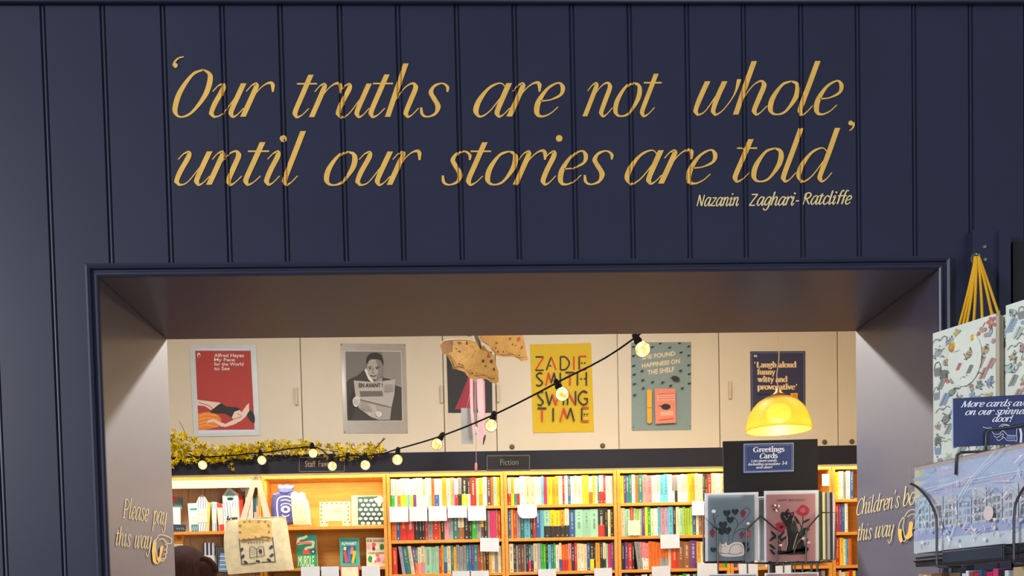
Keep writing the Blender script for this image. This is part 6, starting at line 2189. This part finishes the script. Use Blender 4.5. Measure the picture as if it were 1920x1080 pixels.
# ================================================================ WIRE RACK, GIFT BAGS AND WRAP PACKS AT THE RIGHT
PK0 = at(1712, 873, 1.75)
PKU = -ray(382, 1110)
PKU = Vector((PKU.x, PKU.y, 0)).normalized()
PKN = Vector((PKU.y, -PKU.x, 0))
pk = lambda x, y, h=0.0: onp(x, y, PK0 + PKN * h, PKN)
rack = thing('wire_display_rack', 'dark wire rack at the right edge holding sign and cellophane packs', 'display rack', (PK0.x + .18, PK0.y - .14, 0))
zb0, zt0 = pk(1716, 1041).z, pk(1712, 874).z
O0 = pk(1714, 1000)
LEN = .30
c_out = thing('cellophane_pack', 'cellophane-wrapped blue pastel street picture pack in the wire rack', 'wrap pack', (O0.x, O0.y, zb0), 'cellophane packs in the wire rack')
b = MB()
O = Vector((O0.x, O0.y, zb0 + .003))
h_ = zt0 - zb0 - .006
b.obox(O - PKN * .022, PKU * LEN, Vector((0, 0, h_)), PKN * .020, mat('pale_blue_card_box', (196, 208, 222), .6, noise=.04))
b.obox(O - PKN * .0225 + Vector((0, 0, h_ - .0005)), PKU * LEN, Vector((0, 0, .002)), PKN * .0195, mat('kraft_card_edge', (164, 132, 116), .7, noise=.08))
art = Art(b, lambda u, v, h: O + PKU * (u * LEN) + Vector((0, 0, h_ * (1 - v))) + PKN * (-.002 + h), step=.00006)
A = random.Random(4)
pc_ = lambda *c: plain(tuple(int(v + (250 - v) * .5) for v in c))
art.rect(0, 0, 1, .42, pc_(158, 180, 216))
art.rect(0, 0, 1, .045, pc_(170, 138, 122))
art.rect(0, .04, .045, .40, pc_(226, 214, 130))
art.rect(.05, .05, .07, .30, pc_(228, 190, 70))
for k in range(16):
    u, v = A.uniform(.05, .95), A.uniform(.05, .35)
    art.oval(u, v, A.uniform(.03, .09), A.uniform(.015, .04), A.choice((pc_(186, 204, 232), pc_(140, 166, 208), pc_(190, 178, 214), pc_(206, 220, 238))), n=12)
art.rect(.08, .26, 1, .275, pc_(214, 220, 236))
art.rect(.08, .30, 1, .312, pc_(176, 150, 190))
for k in range(9):                        # a row of pastel shop fronts
    u0 = .03 + k * .11
    w_ = .10
    art.rect(u0, A.uniform(.36, .46), u0 + w_, .74, A.choice((pc_(168, 188, 220), pc_(186, 180, 190), pc_(150, 196, 218), pc_(196, 196, 200), pc_(170, 170, 196))))
    for r_ in range(3):
        for c_ in range(3):
            art.h -= art.step
            x0, y0 = u0 + .010 + c_ * .029, .49 + r_ * .085
            art.rect(x0, y0, x0 + .021, y0 + .055, A.choice((pc_(120, 140, 170), pc_(206, 214, 226), pc_(140, 120, 130), pc_(196, 150, 146), pc_(110, 124, 150), pc_(160, 188, 170))))
    art.line([(u0, .47), (u0 + w_ / 2, .40), (u0 + w_, .47)], .006, pc_(110, 116, 140), 0)
art.rect(0, .74, 1, .86, pc_(128, 140, 196))
art.rect(0, .86, 1, 1, pc_(206, 216, 214))
for k in range(130):
    u, v = A.uniform(.02, .97), A.uniform(.40, .96)
    art.line([(u, v), (u + A.uniform(-.02, .02), v - A.uniform(.01, .05)), (u + A.uniform(.0, .03), v - A.uniform(.0, .05))], .0035, A.choice((pc_(84, 98, 110), pc_(236, 240, 240), pc_(90, 110, 100), pc_(150, 110, 120))), 3)
for k in range(16):
    u, v = A.uniform(.05, .95), A.uniform(.72, .93)
    art.oval(u, v, .010, .02, A.choice((pc_(206, 130, 130), pc_(226, 206, 130), pc_(120, 170, 200), pc_(236, 236, 236))), n=8)
art.oval(.62, .66, .035, .08, pc_(206, 176, 170))
b.build('printed_box', c_out)
b = MB()
CELLO = film_mat('crinkled_cellophane', .10, (246, 250, 255), .05, wrinkle=.9)
nu, nv = 24, 14
vs = []
for j in range(nv + 1):
    for i in range(nu + 1):
        u, v = i / nu, j / nv
        vs.append(O + PKU * (LEN * (u * 1.03 - .012)) + Vector((0, 0, (h_ + .008) * v - .003)) + PKN * (.0035 + .0012 * math.sin(9 * u + 5 * v) + .0010 * math.sin(23 * u - 11 * v)))
b.add(vs, [(j * (nu + 1) + i, j * (nu + 1) + i + 1, (j + 1) * (nu + 1) + i + 1, (j + 1) * (nu + 1) + i) for j in range(nv) for i in range(nu)], CELLO)
CREASE_GLINT = mat('cellophane_fold_glint', (246, 248, 252), .3, coat=.5)  # white lines paint the glints along the cellophane creases
art = Art(b, lambda u, v, h: O + PKU * (u * LEN) + Vector((0, 0, h_ * (1 - v))) + PKN * (.0066 + h * .3))
for pts in ([(.02, .60), (.10, .45), (.12, .38)], [(.02, .72), (.09, .55), (.14, .50)], [(.36, .50), (.48, .26), (.66, .02)], [(.40, .48), (.52, .24), (.72, .02)], [(.02, .36), (.2, .30), (.5, .24)], [(.30, .96), (.33, .86), (.36, .74)]):
    art.line(pts, .004, CREASE_GLINT, 4)
for k in range(46):
    u, v = A.uniform(.01, .95), A.uniform(.06, .97)
    du, dv = A.uniform(-.03, .06), A.uniform(-.10, .04)
    art.line([(u, v), (u + du * .5 + A.uniform(-.01, .01), v + dv * .5), (u + du, v + dv)], A.uniform(.003, .008), CREASE_GLINT, 3)
b.build('cellophane_wrap', c_out, smooth=True)
# a second pack behind it
c2 = thing('cellophane_pack', 'pale pack behind the street picture pack, only its top edge showing', 'wrap pack', (O0.x + .02, O0.y, zb0), 'cellophane packs in the wire rack')
b = MB()
b.obox(O - PKN * .045 + PKU * .012, PKU * LEN * .95, Vector((0, 0, h_ - .002)), PKN * .02, mat('white_card_box', (226, 228, 232), .6))
b.build('card_box', c2)

# the rack: tray, ticket holder, flaring wires
TRAY = mat('navy_black_plastic', (34, 40, 50), .4, noise=.04)
b = MB()
b.obox(O + Vector((0, 0, -.024)) - PKN * .06 + PKU * .010, PKU * (LEN + .02), Vector((0, 0, .018)), PKN * .066, TRAY)
b.obox(O + Vector((0, 0, -.016)) - PKN * .06 + PKU * .010, PKU * (LEN + .02), Vector((0, 0, .004)), PKN * .070, BLACK)
b.build('tray', rack, bevel=.001)
b = MB()
h1, h2 = pk(1767, 1030, .012), pk(1881, 1053, .012)
zt_, zb_ = pk(1767, 1031, .012).z, pk(1767, 1059, .012).z
ul = (Vector((h2.x, h2.y, 0)) - Vector((h1.x, h1.y, 0))).length
b.obox(Vector((h1.x, h1.y, zb_)) - PKN * .006, PKU * ul, Vector((0, 0, zt_ - zb_)), PKN * .005, TRAY)
b.obox(Vector((h1.x, h1.y, zb_ + .003)) - PKN * .001, PKU * (ul * .985), Vector((0, 0, zt_ - zb_ - .006)), PKN * .0015, mat('slate_ticket', (46, 58, 76), .5))
b.build('ticket_holder', rack, bevel=.0008)
for pts in (((1763, 1063), (1757, 1056), (1756.5, 1000), (1754, 965), (1742, 938), (1722, 915), (1706, 906)), ((1901, 1056), (1901, 1010), (1902, 962), (1908, 935), (1926, 908), (1950, 890))):
    b = MB()
    b.tube([Vector(q) for q in spline([tuple(pk(x, y, .018)) for x, y in pts], 5)], .0021, GREYWIRE, 8)
    p = pk(pts[0][0], pts[0][1], .018)
    b.tube([p, p - PKN * .04], .0021, GREYWIRE, 8)
    b.build('retaining_wire', rack, smooth=True)
# header wires and sign
SG0 = at(1787, 790, 1.64)
SGN = Vector((-.20, -.98, 0)).normalized()
SGU = Vector((.98, -.20, 0)).normalized()
sg = lambda x, y, h=0.0: onp(x, y, SG0 + SGN * h, SGN)
b = MB()
b.tube([sg(1792, 890, -.006)] + [sg(x, y, -.006) for x, y in ((1793, 863), (1795, 853), (1803, 848), (1860, 846), (1960, 843))], .0022, GREYWIRE, 8)
b.tube([sg(1849, 846, .004)] + [sg(x, y, .004) for x, y in ((1848.5, 836), (1849, 812), (1852, 807), (1862, 804.5), (1895, 801), (1912, 797.5), (1950, 794))], .0022, GREYWIRE, 8)
b.build('header_wire', rack, smooth=True)
b = MB()
pz = Vector((rack.location.x + .02, rack.location.y + .02, 0))
b.tube([pz, pz + Vector((0, 0, 1.70))], .012, BLACK, 10)
b.lathe([(0, .03), (.16, .02), (.17, 0)], pz, BLACK, 24)
b.build('stand_pole', rack)
b = MB()
w_s = .26
zt_, zb_ = sg(1787, 747).z, sg(1787, 838).z
So = Vector((SG0.x, SG0.y, zb_))
NAVC = mat('navy_sign_card', (30, 46, 96), .5, noise=.03)
b.obox(So - SGN * .003, SGU * w_s, Vector((0, 0, zt_ - zb_)), SGN * .003, NAVC)
art = Art(b, lambda px, py, h: sg(px, py, h), step=.00008)
a = art.zoomed(1780, 735, 9.39)
SW = plain((222, 226, 240))
a.poly([(42, 95), (64, 93), (70, 985), (48, 988)], plain((170, 190, 226)))
pen(a, 'More cards available', 190, 1850, 266, 76, SW, slant=.26, thick=.22, thin=.10, slope=-.02, glyphs=G)
pen(a, 'on our spinner by', 275, 1620, 406, 76, SW, slant=.26, thick=.22, thin=.10, slope=-.02)
pen(a, 'door!', 752, 1130, 526, 76, SW, slant=.26, thick=.22, thin=.10, slope=-.02)
for pts in ([(590, 615), (650, 635), (720, 632), (860, 640), (960, 590), (1060, 590)], [(860, 640), (900, 590), (960, 570), (1030, 580), (1080, 615)], [(745, 690), (790, 740), (870, 740), (920, 700)], [(780, 770), (830, 800), (880, 780), (930, 730)], [(830, 830), (870, 856), (930, 820), (970, 800), (1010, 850), (1090, 856), (1170, 850)],
            [(920, 700), (945, 680), (985, 720), (1030, 760), (1100, 766), (1170, 770)], [(920, 800), (950, 770), (940, 730)], [(1190, 640), (1180, 740), (1190, 830), (1170, 880)], [(1225, 640), (1250, 740), (1240, 880)]):
    a.line(pts, 9, SW, 5)
a.poly([(1240, 640), (1265, 640), (1285, 740), (1280, 890), (1230, 890), (1252, 800)], SW)
a.poly([(1000, 770), (1170, 780), (1160, 840), (1010, 836)], plain((96, 112, 160)))
o = b.build('rack_sign')
tag(o, 'navy sign reading More cards available, clipped on the wire rack', 'sign')

# lower tier of the rack: cards standing on edge
LOW = [(1722, 1729, (196, 160, 130), 'tan'), (1730.5, 1737, (226, 210, 180), 'cream'), (1738.5, 1745, (206, 190, 160), 'buff'), (1746.5, 1766, (120, 84, 70), 'brown'), (1780, 1801, (110, 88, 66), 'kraft'), (1804, 1811, (206, 222, 230), 'pale blue'), (1811, 1816, (226, 232, 236), 'white'),
       (1818, 1826, (150, 66, 60), 'rust'), (1827, 1835, (196, 34, 60), 'red'), (1835, 1842, (60, 82, 130), 'blue'), (1843, 1850, (60, 62, 70), 'charcoal'), (1850, 1862, (190, 30, 86), 'crimson'), (1862, 1872, (206, 60, 110), 'pink'), (1873, 1884, (26, 28, 44), 'midnight blue'), (1884, 1891, (206, 218, 224), 'silver'), (1900, 1925, (186, 164, 130), 'sand')]
for k, (xa, xb, col, nm) in enumerate(LOW):
    pa, pb = pk(xa, 1075, -.01), pk(xb, 1075, -.01)
    zt_ = O.z - .036 - .002 * (k % 3)
    b = MB()
    wv = Vector((pb.x - pa.x, pb.y - pa.y, 0)) * .94
    lean = Vector((-.012, .02, 0)) if k < 4 else Vector((0, 0, 0))
    b.obox(Vector((pa.x, pa.y, zt_ - .17)) - lean * 0, wv, Vector((0, 0, .17)) + lean * .0, -PKN * .11, plain(col))
    o = b.build('greeting_card')
    tag(o, '%s card edge in the lower tier of the wire rack' % nm, 'card', 'card edges in the lower tier of the rack')
b = MB()
b.obox(O + Vector((0, 0, -.21)) - PKN * .13 + PKU * .0, PKU * (LEN + .02), Vector((0, 0, .006)), PKN * .14, TRAY)
b.build('lower_tray', rack)

# ---- gift bags hanging from the hook
BU = -ray(0, 1140)
BU = Vector((BU.x, BU.y, 0)).normalized()
BN = Vector((BU.y, -BU.x, 0))
B0 = at(1749, 625, 1.91)
print('BAG', B0, BU, BN, 'PK', PK0, PKU, PKN)
BAGP = mat('mint_cream_bag_paper', (226, 234, 222), .45, noise=.03, scale=10)
GUSSET_SHADE = mat('bag_gusset_shade_paper', (196, 186, 164), .6, noise=.08)
CORD = mat('yellow_cotton_cord', (232, 178, 30), .7, noise=.12, scale=300)
hk = at(1831, 487, 1.95)
MOT = [plain(c) for c in ((160, 168, 168), (140, 144, 142), (190, 148, 148), (146, 168, 196), (164, 172, 140), (192, 176, 136), (122, 130, 126), (192, 116, 118), (180, 202, 192), (150, 152, 150))]
DRK = plain((96, 100, 102))


def motif(a, x, y, s, k, rnd):
    """generic garden motifs: flowers, sprigs, pots, baskets, ribbons, berries"""
    c_, c2 = rnd.choice(MOT), rnd.choice(MOT)
    if k == 0:
        for q in range(5):
            t = q * 1.256 + rnd.random()
            a.oval(x + .5 * s * math.cos(t), y + .5 * s * math.sin(t), .36 * s, .26 * s, c_, rot=t, n=8)
        a.oval(x, y, .24 * s, .24 * s, plain((206, 176, 96)), n=8)
        a.line([(x, y + .4 * s), (x + .1 * s, y + 1.1 * s), (x, y + 1.6 * s)], .1 * s, DRK, 3)
    elif k == 1:
        a.line([(x - .5 * s, y + .9 * s), (x, y), (x + .5 * s, y - .9 * s)], .09 * s, DRK, 3)
        for q in range(5):
            f = q / 4 * 1.6 - .8
            a.oval(x + f * .5 * s + .3 * s, y - f * .8 * s + .1 * s, .36 * s, .20 * s, c_, rot=.4, n=8)
            a.oval(x + f * .5 * s - .34 * s, y - f * .8 * s, .36 * s, .20 * s, c_, rot=-1.0, n=8)
    elif k == 2:
        a.poly([(x - .7 * s, y - .4 * s), (x + .7 * s, y - .4 * s), (x + .5 * s, y + .8 * s), (x - .5 * s, y + .8 * s)], c_)
        a.line([(x - .6 * s, y - .4 * s), (x - .3 * s, y - 1.1 * s), (x + .3 * s, y - 1.1 * s), (x + .6 * s, y - .4 * s)], .12 * s, DRK, 4)
        for q in range(3):
            a.line([(x - .6 * s, y - .1 * s + q * .3 * s), (x + .6 * s, y - .1 * s + q * .3 * s)], .06 * s, DRK, 0)
    elif k == 3:
        for q in range(5):
            a.oval(x + rnd.uniform(-.7, .7) * s, y + rnd.uniform(-.6, .6) * s, .3 * s, .3 * s, rnd.choice((MOT[7], MOT[3], MOT[2], MOT[0], MOT[4])), n=8)
        a.line([(x, y - .8 * s), (x + .4 * s, y - 1.3 * s)], .1 * s, DRK, 0)
    elif k == 4:
        a.line([(x - 1.5 * s, y + .3 * s), (x - .7 * s, y - .3 * s), (x, y + .1 * s), (x + .8 * s, y - .4 * s), (x + 1.5 * s, y)], .11 * s, DRK, 4)
        a.oval(x - .2 * s, y - .1 * s, .3 * s, .18 * s, c_, n=8)
    elif k == 5:
        a.poly([(x - .5 * s, y - .3 * s), (x + .2 * s, y - .6 * s), (x + .7 * s, y), (x + .3 * s, y + .6 * s), (x - .6 * s, y + .5 * s)], c_, 2)
        for q in range(9):
            x0, y0 = x + rnd.uniform(-.8, .8) * s, y + rnd.uniform(-.9, .9) * s
            a.line([(x0, y0), (x0 + rnd.uniform(-.3, .5) * s, y0 + rnd.uniform(-.4, .4) * s), (x0 + rnd.uniform(-.2, .7) * s, y0 + rnd.uniform(-.2, .6) * s)], .10 * s, DRK, 3)


def gift_bag(O, U, N, wdt, zt_, zb_, depth, label, seed, tagged=False):
    c = thing('gift_bag', label, 'gift bag', (O.x, O.y, zb_), 'patterned gift bags hanging at the right')
    b = MB()
    o = Vector((O.x, O.y, zb_))
    b.obox(o - N * depth, U * wdt, Vector((0, 0, zt_ - zb_)), N * depth, BAGP)
    art = Art(b, lambda u, v, h: o + U * u + Vector((0, 0, (zt_ - zb_) - v)) + N * h, step=.000004, h0=.0003)
    rnd = random.Random(seed)
    pts = []
    for _ in range(900):
        u, v = rnd.uniform(.008, wdt - .006), rnd.uniform(.012, zt_ - zb_ - .01)
        if all((u - p) ** 2 + (v - q) ** 2 > .0165 ** 2 for p, q in pts):
            pts.append((u, v))
    for i, (u, v) in enumerate(pts):
        motif(art, u, v, rnd.uniform(.0085, .0135), rnd.choice((0, 1, 1, 2, 3, 4, 5, 5, 5, 5, 4)), rnd)
    # the same print wraps round the narrow side
    art2 = Art(b, lambda u, v, h: o - N * u + Vector((0, 0, (zt_ - zb_) - v)) - U * h, step=.000004, h0=.0003)
    for _ in range(24):
        motif(art2, rnd.uniform(.004, depth - .004), rnd.uniform(.01, zt_ - zb_ - .01), .004, rnd.choice((0, 1, 3)), rnd)
    b.build('bag_body', c)
    return c, o


zt_, zb_ = onp(1750, 625, B0, BN).z, onp(1741, 872, B0, BN).z - .06
WB = .136
bagA, oA = gift_bag(B0, BU, BN, WB, zt_, zb_, .012, 'front gift bag, mint-cream garden print, hanging by yellow cords', 21)
bagB, oB = gift_bag(B0 - BN * .017 + BU * .012, BU, BN, WB, zt_ - .002, zb_, .012, 'second gift bag directly behind the front one on the hook', 22)
e = onp(1886, 600, B0 + BN * .012, BN)
C0 = Vector((e.x, e.y, 0))
bagC, oC = gift_bag(C0, BU, BN, WB, zt_ + .004, zb_, .02, 'gift bag cut off by the right picture edge', 23)
# gusset folds between the bags, their shade put into the brown colour
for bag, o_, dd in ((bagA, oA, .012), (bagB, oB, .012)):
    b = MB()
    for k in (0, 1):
        b.obox(Vector((o_.x, o_.y, zb_)) + BU * (WB + .0005) - BN * (dd * (.5 * k + .5)), BU * .006, Vector((0, 0, zt_ - zb_ - .004)), BN * (dd * .42), GUSSET_SHADE)
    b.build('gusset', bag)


def cordline(bag, pts):
    b = MB()
    b.tube([Vector(q) for q in spline([tuple(p) for p in pts], 6)], .0026, CORD, 8)
    b.tube([pts[-1] + Vector((0, 0, .004)), pts[-1] - Vector((0, 0, .006))], .0032, CORD, 8)
    b.build('cord_handle', bag, smooth=True)


bp = lambda x, y, h: onp(x, y, B0 + BN * h, BN)
top = lambda dx, dy=0: at(1831 + dx, 486 + dy, 1.945)
for bag, x, y, h, dx in ((bagA, 1789, 646, .003, -2), (bagA, 1824, 632, .003, 0), (bagA, 1804, 618, -.014, -1), (bagA, 1842, 600, -.014, 4), (bagB, 1812, 612, -.016, 0), (bagB, 1860, 590, -.016, 5), (bagB, 1872, 588, -.03, 6)):
    e_ = bp(x, y, h)
    t_ = top(dx)
    cordline(bag, [t_ + Vector((0, .004, .006)), t_.lerp(e_, .08), t_.lerp(e_, .5) + Vector((.001, 0, -.002)), e_])
# oval tag with a toggle on the front bag
b = MB()
tc = bp(1808, 672, .004)
n_ = 22
b.prism([tc + BU * (.036 * math.cos(2 * math.pi * k / n_)) + Vector((0, 0, .050 * math.sin(2 * math.pi * k / n_))) for k in range(n_)][::-1], BN * -.0012, mat('white_gift_tag', (226, 234, 222), .5))
art = Art(b, lambda u, v, h: tc + BU * u - Vector((0, 0, v)) + BN * h, step=.000004)
rt_ = random.Random(9)
for u, v, s_, k in ((-.012, .012, .007, 1), (.010, -.006, .012, 5), (.012, .022, .008, 1), (-.016, -.016, .005, 4), (.0, .034, .006, 4)):
    motif(art, u, v, s_, k, rt_)
b.build('gift_tag', bagA)
b = MB()
q = bp(1784, 652, .006)
b.ball(q, (.0055, .0055, .008), mat('wooden_toggle', (196, 146, 60), .5), 10, 8)
b.build('toggle', bagA, smooth=True)
b = MB()
ring = [at(1829 + 8 * math.cos(t), 485 + 9 * math.sin(t), 1.945 - .004 * math.sin(t)) for t in [2 * math.pi * k / 20 for k in range(18)]]
STEEL = mat('brushed_steel_hook', (150, 146, 136), .3, metal=.9)
b.tube(ring, .0017, STEEL, 8)
q = at(1836, 478, 1.95)
b.tube([q, q + Vector((.004, .03, .003))], .002, STEEL, 8)
o = b.build('wall_hook')
tag(o, 'small steel ring hook on the navy board holding the gift bag cords', 'hook')
